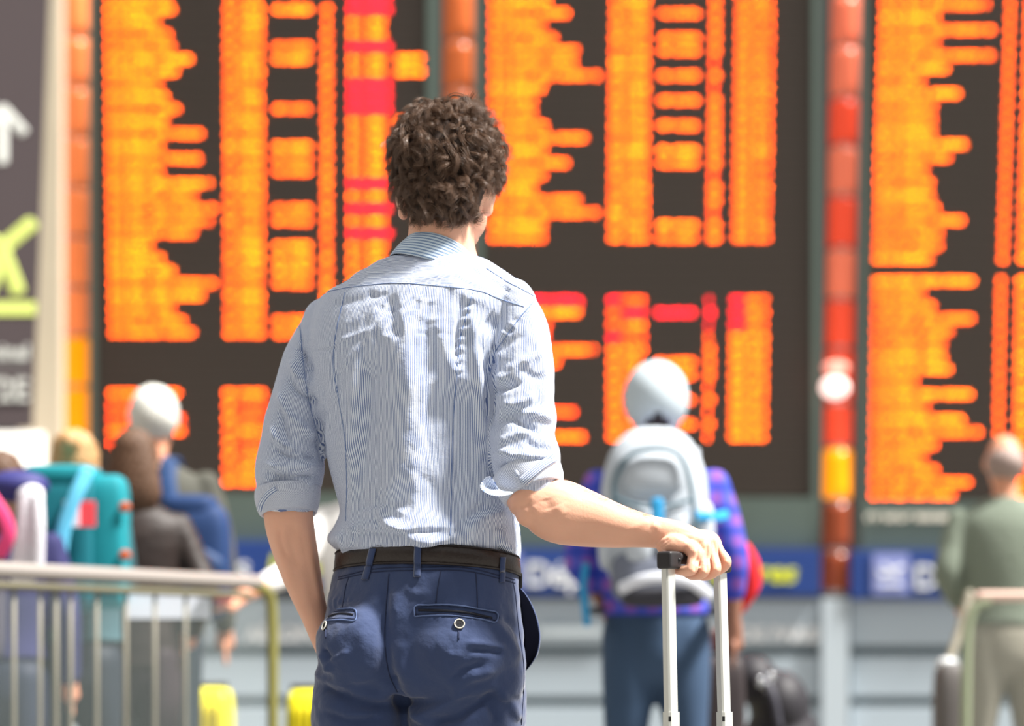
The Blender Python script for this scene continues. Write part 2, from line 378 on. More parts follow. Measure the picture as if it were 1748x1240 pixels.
def rows_mid(b):
    E = [948,980,940,959,997,993,1034,939,924,923,943,1017,942,979,941,923,1000,1031,940,940]; Cr = {1,3,4,6,8,10,12,13,18,19}
    for k in range(-4, 20):
        y = 1.5+21.3*k; m = rm(); e = E[k] if k >= 0 else 950
        s = [(hhmm(k+10), 828+B, 868, y, m), (fit_city(e-B-874), 874, e-B, y, m), (random.choice(['AF', 'BA', 'LH']), 1035-k*.2+B, 1062, y, rm()), (dig(4), 1068, 1118-B-k*.1, y, m)]
        if k in Cr: s += [(random.choice(['AF', 'KL', 'DL']), 1119-k*.25+B, 1146, y, m), (dig(4), 1152, 1203-k*.25-B, y, m)]
        nar = k in (5, 7, 14, 17); s.append(('2E' if not nar else 'I', 1205-k*.3+B, 1239-B-(5 if nar else 0), y, 0 if not nar else 2))
        s += [('PORTE', 1250-k*.35+B, 1279, y, 0), (dig(2)+':'+dig(1), 1287, 1330-k*.35-B, y, m)]
        row_obj(b, s)
    E2 = [1004,1001,948,945,1027,964,None,None,None,991,None,1007]
    for k in range(12):
        y = 513+21.2*k; m = 0; s = []
        if E2[k]: s += [(hhmm(k+50), 828+B, 868, y, m), (fit_city(E2[k]-B-874), 874, E2[k]-B, y, 3 if k == 0 else (2 if k in (2, 3, 9) else 1 if k == 1 else 0))]
        s += [('AF', 1030+B, 1058, y, [3, 2, 2, 3][k] if k < 4 else 0), (dig(4), 1064, (1111 if k not in (5,) else 1102)-B, y, [2, 3, 0, 2][k] if k < 4 else 0)]
        if k in (1, 5, 6, 8, 10): s += [('DL'+dig(4), 1112+B, 1195-B, y, 3 if k == 1 else 0)]
        nar = k in (0, 2, 3, 7, 9, 11); s.append(('I' if nar else '2E', 1197-k*.3+B, 1229-k*.2-B-(6 if nar else 0), y, 3 if k < 3 else 0))
        s += [('PORTE', 1239-k*.2+B, 1270, y, 3 if k < 3 else 1), (dig(2)+':'+dig(1), 1278, 1320-k*.35-B, y, 1 if k > 2 else 0)]
        row_obj(b, s)
def rows_right(b):
    E = [1698,1612,1706,1611,1704,1628,1588,1647,1607,1606,1605,1659,1631,1592,1602,1602,1611,1654,1617,1616,1599]
    for k in range(-4, 21):
        y = 8+21.7*k; q = max(k, 0)*.68; m = rm(); e = E[k] if k >= 0 else 1650
        s = [(hhmm(k+20), 1495-q+B, 1540-q, y, m), (fit_city(e-B-1547+q), 1547-q, e-B, y, m), ('2E'[:2], 1710-q*1.0+B, 1740-q*.9-B, y, 0), ('AF'+dig(4), 1744-q+B, 1830-q-B, y, m)]
        row_obj(b, s)
    E = [1672,1588,1606,1670,1633,1622,1623,1632,1576,1668,1594,1657,1684,1608,1590,1610,1665,1640]
    for k in range(18):
        y = 480+21.5*k; q = k*.35; m = rm() if k < 12 else random.choice([0, 2, 0])
        s = [(hhmm(k+45), 1481-q+B, 1524-q, y, m), (fit_city(E[k]-B-1531+q), 1531-q, E[k]-B, y, m), ('2E', 1694-q+B, 1724-q-B, y, 0), ('AF'+dig(4), 1728-q+B, 1815-q-B, y, m)]
        row_obj(b, s)
def band(label, x0, x1, y0, y1, tx, ix, ex):
    bd = empty('direction_sign', P((x0+x1)/2, y1, DB)); tag(bd, label, 'sign', 'blue signs under the boards')
    wbox('sign_panel', x0, x1, y0, y1, DB-.12, .2, bd, mat('sign_blue', (30, 62, 130), rough=.5), .006)
    hD = DB-.125
    a = P(ix, y1-8, hD); c = P(ix+61, y0+6, hD)
    bevel_box('icon_panel', ((a.x+c.x)/2, hD-.006, (a.z+c.z)/2), ((c.x-a.x)/2, .006, (c.z-a.z)/2), .0, bd, mat('icon_lilac', (142, 152, 208), rough=.5))
    # departing aircraft over a runway line
    cx, cz = (a.x+c.x)/2, (a.z+c.z)/2; u = .11; yy = hD-.014
    V, F = [], []
    for p0, p1, r in (((-.75, -.15), (.85, .45), .13), ((.05, .12), (-.45, .62), .09), ((.2, .2), (.35, -.28), .10), ((-.7, -.12), (-.85, .25), .07)):
        v, f = tube_vf([(cx+p0[0]*u, yy, cz+p0[1]*u), (cx+p1[0]*u, yy, cz+p1[1]*u)], [(r*u, .004)]*2, n=6, seg=10); o = len(V); V += v; F += [tuple(i+o for i in g) for g in f]
    mesh('aircraft_symbol', V, F, bd, wtxt)
    bevel_box('runway_line', (cx, yy, cz-.085), (.085, .004, .011), 0, bd, wtxt)
    p = P(tx, y1-17, hD-.002); text_mesh('lettering', 'Départs', .262, p, bd, wtxt, bold=.004, sx=.97)
    p = P(ex, y1-24, hD-.002); text_mesh('lettering', 'Departures', .215, p, bd, mat('yellow_letter', (226, 232, 60), rough=.5), bold=.006, shear=.2, sx=1.12)
    return bd
board('departure board with a column of red remarks, left of the curly-haired man', 151, 748, 165, 728, 926, rows_left, 21.27, 16, 0)
board('departure board behind the traveller in the pale grey cap', 812, 1400, 826, 1386, 934, rows_mid, 21.3, 1.5, 0)
board('departure board behind the balding man in the grey-green sweater', 1470, 2070, 1481, 2040, 940, rows_right, 21.6, 8, 0)
band('blue departures sign under the left board, behind the railing', 151, 748, 924, 1004, 243, 172, 456)
band('blue departures sign under the middle board, partly hidden by the grey backpack', 812, 1400, 937, 1017, 898, 828, 1110)
band('blue departures sign with aircraft symbol under the right board', 1452, 2070, 940, 1022, 1560, 1490, 1772)
lab = mat('pale_label', (170, 165, 150), rough=.6)
for (x, n) in ((1478, 'Heure'), (1532, 'Destination')):
    p = bpt(x, 888, .034); o = text_mesh('column_heading', n, .12, p, bpy.data.objects['departure_board.002'], mat('heading_white', (225, 220, 205)), bold=.004, rx=math.pi/2-tilt)

# ------------------------------------------------------------------ glass tube columns between the boards
collar_m = mat('collar_steel', (200, 195, 190), rough=.3, metal=.6)
def tube_column(label, xc, w, ylist, cols, top_x=None, D=DB+.05):
    t = empty('tube_column', P(xc, 1010, D)); tag(t, label, 'column', 'columns of coloured glass tube')
    for i in range(len(ylist)-1):
        ya, yb_ = ylist[i], ylist[i+1]; xa = xc+(top_x-xc)*(1-ya/1000); xb = xc+(top_x-xc)*(1-yb_/1000)
        V, F = tube_vf([P(xa, ya+4, D), P((xa+xb)/2, (ya+yb_)/2, D), P(xb, yb_-4, D)], [w/2*D/FP]*3, n=6, seg=24, round_ends=False)
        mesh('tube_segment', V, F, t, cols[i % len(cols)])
        V, F = tube_vf([P(xb, yb_-5, D), P(xb, yb_+5, D)], [w/2*.85*D/FP]*2, n=4, seg=20, round_ends=False)
        mesh('collar', V, F, t, collar_m)
def tg(n, c, e): return mat(n, c, rough=.25, noise=.12, nscale=4, emit=lin(c), es=e)      # coloured glass, its brightness put in as an added glow
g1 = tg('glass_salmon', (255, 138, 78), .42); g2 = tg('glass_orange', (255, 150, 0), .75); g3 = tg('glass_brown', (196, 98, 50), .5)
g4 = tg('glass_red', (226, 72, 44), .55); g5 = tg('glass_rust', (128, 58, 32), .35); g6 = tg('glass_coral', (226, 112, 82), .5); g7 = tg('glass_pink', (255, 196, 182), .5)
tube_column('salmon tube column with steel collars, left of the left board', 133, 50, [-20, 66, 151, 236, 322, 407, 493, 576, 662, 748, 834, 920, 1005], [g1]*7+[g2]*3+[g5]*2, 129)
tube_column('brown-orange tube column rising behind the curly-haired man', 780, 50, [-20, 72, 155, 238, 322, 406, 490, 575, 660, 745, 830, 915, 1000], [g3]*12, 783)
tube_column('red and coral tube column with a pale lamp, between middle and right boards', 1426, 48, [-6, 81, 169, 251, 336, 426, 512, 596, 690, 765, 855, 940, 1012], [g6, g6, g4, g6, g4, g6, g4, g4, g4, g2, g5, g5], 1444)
lampm = mat('lamp_glow', (255, 225, 215), emit=(1, .72, .66), es=1.2)
lp = empty('wall_lamp', P(1425, 660, DB-.35)); tag(lp, 'round pale pink lamp glowing in front of the red tube column', 'lamp')
V, F = pellip(1425, 662, DB-.35, 24, 10, 19, n=24); mesh('globe', V, F, lp, lampm)
V, F = pellip(1427, 628, DB-.33, 22, 10, 11, n=24); mesh('glass_cap', V, F, lp, mat('lamp_cap', (255, 170, 150), emit=(1, .35, .28), es=.6))

# beige pillar, black wayfinding panel and glowing overexposed wall area at the left
pil = wbox('pillar_left', 30, 107, -260, 1270, 18.1, .12, None, mat('pillar_beige', (204, 192, 168), rough=.7, noise=.06, nscale=3), .02); tag(pil, 'beige pillar beside the black wayfinding panel', kind='structure')
sp = empty('wayfinding_panel', P(-60, 735, 15.0)); tag(sp, 'tall black wayfinding panel with white arrow and lime aircraft at the left edge', 'sign')
def lpt(px, py, off=0.0, D0=15.0, lean=math.radians(9.5)):
    n = Vector((0, -math.cos(lean), math.sin(lean))); p0 = P(0, 735, D0)+n*off
    d = P(px, py, 1.0)-Vector((0, 0, CZ)); return Vector((0, 0, CZ))+d*((p0-Vector((0, 0, CZ))).dot(n)/d.dot(n))
def lbox(name, x0, x1, y0, y1, off, m, th=.012, x1t=None):
    c = [lpt(x, y, o) for o in (off-th, off) for x, y in ((x0, y0), (x1t or x1, y0), (x1, y1), (x0, y1))]
    return mesh(name, c, [(0,1,2,3), (4,7,6,5), (0,4,5,1), (1,5,6,2), (2,6,7,3), (3,7,4,0)], sp, m, smooth=False)
blk = mat('panel_black', (72, 62, 64), rough=.55, noise=.05); lbox('panel', -240, 56, -200, 731, 0, blk, .12, 92)
def strokes_obj(name, segs, w, m):
    V, F = [], []
    for a, b_ in segs:
        v, f = tube_vf([lpt(*a, .004), lpt(*b_, .004)], [(w*15/FP, .004)]*2, n=6, seg=12); o = len(V); V += v; F += [tuple(i+o for i in g) for g in f]
    return mesh(name, V, F, sp, m)
wm = mat('panel_white', (226, 228, 222), rough=.5); lime = mat('panel_lime', (212, 226, 120), rough=.5)
strokes_obj('arrow', [((4, 276), (4, 195)), ((4, 186), (40, 226)), ((4, 186), (-32, 226))], 9, wm)
strokes_obj('aircraft_symbol', [((2, 425), (54, 382)), ((2, 425), (-50, 382)), ((4, 430), (30, 498)), ((4, 430), (-22, 498))], 13, lime)
lbox('lime_line', -200, 61, 515, 538, .006, lime)
lbox('thin_line', -200, 50, 621, 628, .006, mat('panel_grey', (120, 114, 114)))
for s_, y_, sz in (('Terminal', 613, .13), ('2C/2E', 684, .2)):
    me = text_mesh('lettering', s_, sz, Vector((0, 0, 0)), sp, wm, bold=.004, align='RIGHT'); me.data.transform(Matrix.Translation(lpt(50, y_, .012)))
glow_wall = wbox('overexposed_wall', -260, 74, 738, 1010, 17.6, .05, None, mat('overexposed_glow', (250, 246, 236), emit=(1, .965, .9), es=.95)); tag(glow_wall, 'overexposed bright wall below the wayfinding panel, with an added glow', kind='structure')  # glowing sheet that stands for an overexposed stretch of wall

# ------------------------------------------------------------------ generic travellers (seen from behind)
SK = mat('skin', (226, 160, 128), rough=.5, sss=.12, noise=.08, nscale=25)
SKd = mat('skin_shade', (120, 84, 72), rough=.5)
def traveller(label, px, D, H, top_m, leg_m, hair_m, skin=SK, hair='short', arms=None, coat=.88, wide=1.0, yaw=0.0, long_sleeve=True, sole=0.0, top_name='jacket', lean=0):
    k = H/1.78; base = P(px, HY, D); base.z = 0
    pr = empty('person', base); tag(pr, label, 'person')
    def L(x, y, z): c, s = math.cos(yaw), math.sin(yaw); return (base.x+(x*c-y*s)*k, base.y+(x*s+y*c)*k, z*k)
    arms = arms or [[(-.19, 0, 1.43), (-.25, 0, 1.15), (-.25, .06, .92)], [(.19, 0, 1.43), (.25, 0, 1.15), (.25, .06, .92)]]
    sk = []
    def T(pts, r, **kw): return tube_vf([L(*p) for p in pts], [tuple(q*k for q in (x if not np.isscalar(x) else (x, x))) for x in r], **kw)
    hc = L(0, .02, 1.665)
    sk.append(ellip_vf(hc, (.076*k, .095*k, .11*k))); sk.append(ellip_vf(L(0, .055, 1.60), (.055*k, .06*k, .055*k)))
    sk.append(ellip_vf(L(0, .12, 1.655), (.012*k, .018*k, .02*k), n=12))
    for s in (-1, 1): sk.append(ellip_vf(L(s*.078, .02, 1.655), (.012*k, .02*k, .032*k), n=12)); 
    sk.append(T([(0, 0, 1.60), (0, -.005, 1.5), (0, 0, 1.38)], [.052, .055, .08]))
    tp = []
    for a in arms:
        sh, el, wr = a[:3]; e2 = tuple((el[i]+wr[i])/2 for i in range(3)); d = np.array(wr)-np.array(el); d /= np.linalg.norm(d)
        sk.append(T([sh, el, e2, wr], [.045, .038, .034, .026])); w = np.array(wr)
        pm = w+d*.07; sk.append(T([wr, tuple(pm)], [(.03, .02), (.036, .018)]))
        side = np.array([0, 1.0, 0])
        for q in range(4):
            o = side*(q-1.5)*.019; sk.append(T([tuple(pm+o), tuple(pm+o+d*.05), tuple(pm+o+d*(.08-.006*abs(q-1.5))+np.array([0, .012, 0]))], [.009, .009, .007], seg=8, n=6))
        sk.append(T([tuple(w+d*.02+side*.02), tuple(w+d*.07+side*.05)], [.012, .009], seg=8, n=5))
        cut = wr if long_sleeve else e2; c = np.array(cut)-(d*.01 if long_sleeve else 0)
        tp.append(T([sh, tuple((np.array(sh)+np.array(el))/2), el, tuple(c)], [.052, .06, .053, .042]))
    me = union('body', sk, .0065, 3); link('body', me, pr, [skin])
    rings = [(1.515, .075, .07), (1.49, .11, .08), (1.45, .175, .10), (1.38, .205, .12), (1.25, .195, .125), (1.1, .175, .115), (1.0, .178, .12), (coat, .185, .125)]
    V, F = tube_vf([L(0, 0, z) for z, a, b in rings], [(a*k*wide, b*k*wide) for z, a, b in rings], n=24, seg=32, round_ends=False)
    tp.append((V, F)); me = union(top_name, tp, .012, 3); link(top_name, me, pr, [top_m])
    lg = [T([(0, 0, 1.0), (0, 0, .95), (0, 0, .88)], [(.165, .11), (.17, .12), (.16, .12)])]
    for s in (-1, 1): lg.append(T([(s*.085, 0, .92), (s*.09, 0, .75), (s*.105, .01, .5), (s*.11, 0, .28), (s*.115, 0, .07)], [(.095, .105), (.088, .095), (.062, .068), (.055, .062), (.05, .055)]))
    me = union('trousers', lg, .012, 3); link('trousers', me, pr, [leg_m])
    for s in (-1, 1):
        V, F = T([(s*.115, -.06, .045), (s*.118, .04, .05), (s*.122, .17, .035)], [(.042, .044), (.046, .046), (.04, .03)], up=(0, 0, 1)); 
        V = [(v[0], v[1], max(v[2], 0.002)) for v in V]; mesh('shoe', V, F, pr, mat('shoe_dark', (45, 42, 44)))
    if hair:
        hs = [ellip_vf(L(0, .0, 1.685), (.092*k, .105*k, .108*k))]
        if hair == 'long': hs += [T([(0, -.03, 1.71), (0, -.05, 1.62), (0, -.055, 1.53), (0, -.05, 1.46)], [(.085, .08), (.10, .065), (.11, .055), (.075, .035)])]
        if hair == 'bun': hs += [ellip_vf(L(0, -.11, 1.74), (.04*k, .04*k, .04*k)), T([(0, -.03, 1.72), (0, -.04, 1.60)], [(.085, .07), (.07, .05)])]
        if hair == 'crop': hs = [ellip_vf(L(0, -.012, 1.655), (.082*k, .095*k, .075*k))]
        me = union('hair', hs, .008, 2); C = coords(me); N = normals(me)
        C += N*(.004*np.sin(C[:, 0]*260+C[:, 2]*90)*np.sin(C[:, 2]*210))[:, None]
        # keep the hair off the face
        yy = (C[:, 1]-base.y)/k; zz = C[:, 2]/k; msk = (yy > .05) & (zz < 1.70); C[msk, 1] = base.y+.05*k; me.vertices.foreach_set('co', C.ravel()); me.update()
        link('hair', me, pr, [hair_m])
    for s in (-1, 1):
        V, F = ellip_vf(L(s*.03, .105, 1.675), (.012*k, .008*k, .008*k), n=10); mesh('eye', V, F, pr, mat('eye_white', (235, 232, 228), rough=.2))
    V, F = ellip_vf(L(0, .112, 1.605), (.024*k, .008*k, .007*k), n=10); mesh('mouth', V, F, pr, mat('lip', (176, 96, 88)))
    return pr, L, k
HG = mat('hair_grey', (226, 226, 218), rough=.7, bump=.5, bscale=60); HB = mat('hair_brown', (92, 66, 48), rough=.6, bump=.5); HL = mat('hair_blond', (196, 152, 104), rough=.6, bump=.5)
HT = mat('hair_thin_grey', (160, 140, 132), rough=.6); HD = mat('hair_black', (40, 30, 30), rough=.6)
def strap(name, pts, w, t, parent, m, up=(0, 1, 0), n=None):
    V, F = tube_vf(pts, [(w, t)]*len(pts), seg=12, up=up, n=n); return mesh(name, V, F, parent, m)

# tall grey-haired man in a dark jacket
p1, L1, k1 = traveller('person with white-grey hair in a dark jacket, carrying a blue backpack', 262, 9.2, 1.87, mat('jacket_dark', (76, 76, 68), rough=.8, noise=.35, nscale=5), mat('trouser_slate', (40, 50, 60)), HG)
bp = empty('backpack', L1(.14, -.14, 1.05)); tag(bp, 'blue daypack slung on the back of the white-haired man', 'backpack')
blue = mat('pack_blue', (18, 52, 100), rough=.7, noise=.15, nscale=6); blue2 = mat('pack_blue_light', (20, 54, 98), rough=.6)
superbox('pack_body', L1(.185, -.21, 1.14), (.125, .10, .22), bp, blue, .45)
superbox('front_pocket', L1(.185, -.30, 1.08), (.09, .045, .12), bp, blue2, .5, rot=Matrix.Rotation(.5, 3, 'Y'))
superbox('top_lid', L1(.16, -.21, 1.33), (.105, .09, .05), bp, blue, .5)
strap('shoulder_strap', [L1(.11, -.24, 1.30), L1(.07, -.13, 1.43), L1(.07, -.02, 1.515), L1(.10, .12, 1.40)], .033, .008, bp, blue2)
# blond person with large teal backpack
p2, L2, k2 = traveller('blond person wearing the large teal backpack beside the railing', 128, 8.15, 1.60, mat('top_teal', (60, 92, 100), rough=.8), mat('trouser_dark', (30, 38, 50)), HL, hair='bun', coat=1.0, arms=[[(-.16, 0, 1.42), (-.16, .12, 1.18), (-.1, .28, 1.15)], [(.16, 0, 1.42), (.16, .12, 1.18), (.1, .28, 1.15)]])
bp = empty('backpack', L2(.02, -.15, .95)); tag(bp, 'large teal backpack with red and white patch and orange rings', 'backpack')
teal = mat('pack_teal', (0, 112, 126), rough=.7, noise=.12, nscale=6); teal2 = mat('pack_teal_light', (0, 134, 146), rough=.7)
superbox('pack_body', L2(.0, -.24, 1.36), (.125, .10, .23), bp, teal, .3)
superbox('side_pocket', L2(.165, -.24, 1.36), (.065, .09, .22), bp, teal2, .35)
superbox('top_lid', L2(.0, -.24, 1.60), (.12, .10, .035), bp, teal2, .4)
a = P(144, 878, 7.81); bevel_box('patch', a, (.036, .004, .042), .002, bp, mat('patch_red', (236, 74, 84)), rz=0)
a = P(122, 878, 7.805); bevel_box('patch', a, (.025, .004, .042), .002, bp, mat('patch_white', (226, 224, 236)))
strap('compression_strap', [P(148, 806, 7.81), P(130, 845, 7.80), P(108, 905, 7.80), P(98, 985, 7.80)], .024, .005, bp, mat('strap_sky', (110, 208, 245)))
for yq in (866, 948):
    V, F = ellip_vf(P(213, yq, 7.84), (.020, .008, .018), n=14); mesh('ring', V, F, bp, mat('ring_orange', (190, 88, 48)))
# leftmost traveller, navy hood and pink backpack
p3, L3, k3 = traveller('person in a navy hooded top with a pink and grey backpack', 2, 7.75, 1.50, mat('top_navy', (44, 44, 92), rough=.8), mat('trouser_navy', (34, 42, 62)), HB, hair='long', coat=.99)
bp = empty('backpack', L3(-.1, -.15, .95)); tag(bp, 'dark and pink backpack at the left edge of the view', 'backpack')
superbox('pack_body', L3(-.12, -.23, 1.20), (.15, .09, .2), bp, mat('pack_char', (70, 66, 80), rough=.7), .4)
strap('pink_panel', [P(-15, 850, 7.36), P(8, 885, 7.35), P(14, 915, 7.35), P(0, 945, 7.36)], .022, .006, bp, mat('pink', (238, 70, 130)))
sc = empty('scarf', P(48, 850, 7.46)); tag(sc, 'white knitted scarf hanging beside the teal backpack', 'scarf')
strap('scarf_cloth', [P(52, 842, 7.44), P(52, 880, 7.43), P(46, 930, 7.43), P(38, 985, 7.44)], .042, .015, sc, mat('knit_white', (232, 230, 238), rough=.9, bump=.6, bscale=90))
strap('scarf_end', [P(64, 850, 7.42), P(66, 900, 7.41), P(64, 980, 7.42)], .020, .012, sc, mat('knit_white', (232, 230, 238)))
hd = empty('hood', L3(.03, -.06, 1.44)); hd.parent = None
V, F = ellip_vf(P(30, 830, 7.50), (.10, .07, .05)); o = mesh('hood_cloth', V, F, hd, mat('hood_navy', (48, 48, 112))); tag(hd, 'navy hood lying over the shoulder at the left edge', 'hood')
# brown-haired woman in a dark leather jacket
lj = mat('jacket_leather', (38, 27, 24), rough=.55, noise=.6, nscale=12, bump=.5, bscale=25)
p4, L4, k4 = traveller('person with brown hair in a dark brown quilted leather jacket', 230, 8.5, 1.64, lj, mat('trouser_plum', (50, 38, 44)), HB, hair='long', coat=.86, arms=[[(-.17, 0, 1.42), (-.22, 0, 1.15), (-.2, .1, .95)], [(.17, 0, 1.42), (.27, -.03, 1.16), (.2, .12, 1.02)]])
# person in white leaning on the rail, mostly hidden by the foreground man
p5, L5, k5 = traveller('person in a white shirt with one hand on the railing, mostly hidden', 634, 8.6, 1.68, mat('shirt_white', (246, 244, 242), rough=.8), mat('trouser_night', (40, 46, 62)), HB, hair='long', arms=[[(-.17, 0, 1.42), (-.29, -.10, 1.22), (-.455, -.30, 1.115)], [(.17, 0, 1.42), (.2, 0, 1.15), (.2, .1, .95)]], long_sleeve=False, top_name='shirt')
# traveller in the cap
plaid = check_mat('plaid_blue', (40, 66, 176), (74, 92, 200), (150, 84, 170), 4.5)
jean = mat('jeans_blue', (56, 78, 106), rough=.85, noise=.12, nscale=8)
p6, L6, k6 = traveller('person in pale grey cap and blue plaid shirt wearing a grey hiking backpack', 1120, 7.9, 1.77, plaid, jean, HD, skin=mat('skin_tan', (160, 112, 92), rough=.5), hair='crop', top_name='shirt', coat=.985, wide=1.0,
    arms=[[(-.19, 0, 1.42), (-.25, 0, 1.17), (-.16, .1, 1.02)], [(.19, 0, 1.42), (.25, -.01, 1.17), (.255, .03, .96)]], long_sleeve=False)
cap = empty('cap', L6(0, 0, 1.66)); tag(cap, 'pale grey baseball cap worn by the traveller with the grey backpack', 'cap')
capm = mat('cap_grey', (192, 204, 212), rough=.8)
bm = bmesh.new(); V, F = ellip_vf(L6(0, -.005, 1.70), (.102, .118, .12), n=40); vs = [bm.verts.new(v) for v in V]
for f in F: bm.faces.new([vs[i] for i in f])
kill = []
for f in bm.faces:
    c = f.calc_center_median(); q = c-Vector(L6(0, 0, 1.66)); back = q.y < 0
    if q.z < -.07 or (not back and q.z < .0) or (back and (q.x**2/.045**2+(q.z+.075)**2/.055**2) < 1): kill.append(f)
bmesh.ops.delete(bm, geom=kill, context='FACES'); me = bpy.data.meshes.new('cap_crown'); bm.to_mesh(me); bm.free(); o = link('cap_crown', me, cap, [capm])
sm = o.modifiers.new('s', 'SOLIDIFY'); sm.thickness = .004; sm.offset = 1
V, F = ellip_vf(L6(0, .15, 1.66), (.085, .085, .008), n=24); mesh('cap_peak', V, F, cap, capm)
bp = empty('backpack', L6(0, -.15, .9)); tag(bp, 'grey and white hiking backpack with blue straps on the traveller in the cap', 'backpack')
pg = mat('pack_pale', (188, 196, 205), rough=.75, noise=.08, nscale=8); pg2 = mat('pack_grey', (112, 118, 134), rough=.75, noise=.1, nscale=8); pd = mat('pack_piping', (84, 110, 122)); pb = mat('pack_cyan', (40, 150, 205))
Lp = lambda x, y, z: L6(x, y, 1.02+(z-.86)*.83)
def sbp(n_, c, h, *r): return superbox(n_, c, (h[0], h[1], h[2]*.83), *r)
sbp('pack_body', Lp(-.02, -.23, 1.20), (.172, .11, .34), bp, pg, .78)
sbp('top_lid', Lp(-.03, -.27, 1.35), (.115, .095, .10), bp, pg, .7)
sbp('front_pocket', Lp(-.075, -.335, 1.12), (.045, .04, .115), bp, pg, .55); sbp('front_pocket', Lp(.03, -.335, 1.12), (.05, .04, .115), bp, pg, .55)
sbp('side_pocket', Lp(.135, -.25, 1.12), (.035, .06, .13), bp, pg, .6); sbp('side_pocket', Lp(-.17, -.25, 1.12), (.03, .06, .13), bp, pg, .6)
sbp('lower_compartment', Lp(-.01, -.27, .96), (.15, .10, .10), bp, pg2, .5)
strap('reflective_band', [Lp(-.13, -.36, .915), Lp(-.07, -.385, .945), Lp(.0, -.39, .955), Lp(.08, -.38, .94), Lp(.15, -.35, .885)], .018, .006, bp, mat('band_white', (222, 226, 236)))
sbp('base_panel', Lp(.0, -.29, .885), (.13, .085, .04), bp, mat('pack_black', (50, 50, 58)), .5)
strap('piping', [Lp(-.15, -.345, 1.20), Lp(-.15, -.345, 1.33), Lp(-.10, -.365, 1.42), Lp(0, -.37, 1.44), Lp(.06, -.365, 1.40), Lp(.09, -.36, 1.28), Lp(.105, -.355, 1.12)], .008, .008, bp, pd, n=40)
strap('piping', [Lp(-.15, -.345, 1.26), Lp(-.08, -.375, 1.225), Lp(0, -.38, 1.22), Lp(.09, -.365, 1.25)], .006, .006, bp, pd)
strap('buckle_strap', [Lp(-.02, -.40, 1.24), Lp(-.02, -.405, 1.13)], .02, .006, bp, pb); strap('side_strap', [Lp(.10, -.34, 1.19), Lp(.17, -.28, 1.19), Lp(.22, -.15, 1.21)], .016, .006, bp, pb)
for s in (-1, 1): strap('shoulder_strap', [L6(s*.10, -.16, 1.44), L6(s*.11, -.04, 1.52), L6(s*.12, .09, 1.44), L6(s*.13, .14, 1.25)], .032, .01, bp, pg)
strap('hip_belt', [L6(-.20, -.16, 1.0), L6(-.19, 0, 1.0), L6(-.1, .13, 1.0), L6(.1, .13, 1.0), L6(.19, 0, 1.0), L6(.19, -.16, 1.0)], .03, .012, bp, mat('pack_black', (50, 50, 58)), up=(0, 0, 1))
strap('hanging_strap', [P(1000, 965, 7.7), P(996, 1005, 7.7), P(1002, 1066, 7.7)], .012, .006, bp, pb)
jk = empty('red_jacket', P(1275, 990, 8.0)); tag(jk, 'red jacket held at the side of the traveller in the plaid shirt', 'jacket')
V, F = tube_vf([P(1272, 935, 8.05), P(1280, 965, 8.05), P(1282, 1000, 8.05), P(1268, 1040, 8.05)], [(.02, .02), (.035, .03), (.032, .03), (.012, .02)]); me_ = union('jacket_cloth', [(V, F)], .008, 2); link('jacket_cloth', me_, jk, [mat('cloth_red', (226, 34, 40), rough=.8, noise=.15)])
V, F = tube_vf([P(1210, 880, 8.1), P(1222, 900, 8.05), P(1216, 930, 8.05)], [.02, .03, .02]); mesh('collar', V, F, jk, mat('cloth_red2', (196, 30, 50)))
# black luggage beside him: an upright bag and a slumped rucksack
lb = empty('travel_bag', P(1320, HY+.84*FP/8.7, 8.7)); tag(lb, 'black slumped rucksack with small metal buckles, right of the suitcase handle', 'bag')
bkm = mat('bag_black', (40, 38, 44), rough=.6, noise=.3, nscale=8)
me_ = union('bag_body', [ellip_vf(P(1285, 1160, 8.7), (.09, .10, .09)), ellip_vf(P(1330, 1205, 8.7), (.11, .13, .13)), ellip_vf(P(1335, 1330, 8.7), (.17, .14, .30)), ellip_vf(P(1345, 1420, 8.7), (.18, .14, .25))], .01, 3)
C = coords(me_); C[:, 2] = np.maximum(C[:, 2], .002); me_.vertices.foreach_set('co', C.ravel()); link('bag_body', me_, lb, [bkm])
for (x, y) in ((1297, 1165), (1308, 1172), (1316, 1158)):
    V, F = ellip_vf(P(x, y, 8.58), (.012, .006, .02), n=12); mesh('buckle', V, F, lb, mat('buckle_steel', (210, 214, 218), metal=.8, rough=.25))
strap('strap', [P(1300, 1150, 8.62), P(1318, 1185, 8.56), P(1330, 1240, 8.56)], .015, .008, lb, mat('bag_strap', (66, 66, 76)))
lb = empty('trolley_case', P(1228, HY+.84*FP/8.4, 8.4)); tag(lb, 'dark upright case standing behind the right tube of the handle', 'suitcase')
superbox('case_body', Vector((P(1232, 1150, 8.4).x, 8.4, .44)), (.075, .12, .41), lb, mat('case_dark', (52, 44, 46)), .25)
superbox('top_bundle', P(1240, 1095, 8.4), (.055, .07, .05), lb, mat('bundle_rust', (120, 60, 58)), .7)
for sx in (-.05, .05):
    V, F = tube_vf([(P(1232, 0, 8.4).x+sx-.012, 8.4, .027), (P(1232, 0, 8.4).x+sx+.012, 8.4, .027)], [.027]*2, n=4, seg=16); mesh('wheel', V, F, lb, bkm)
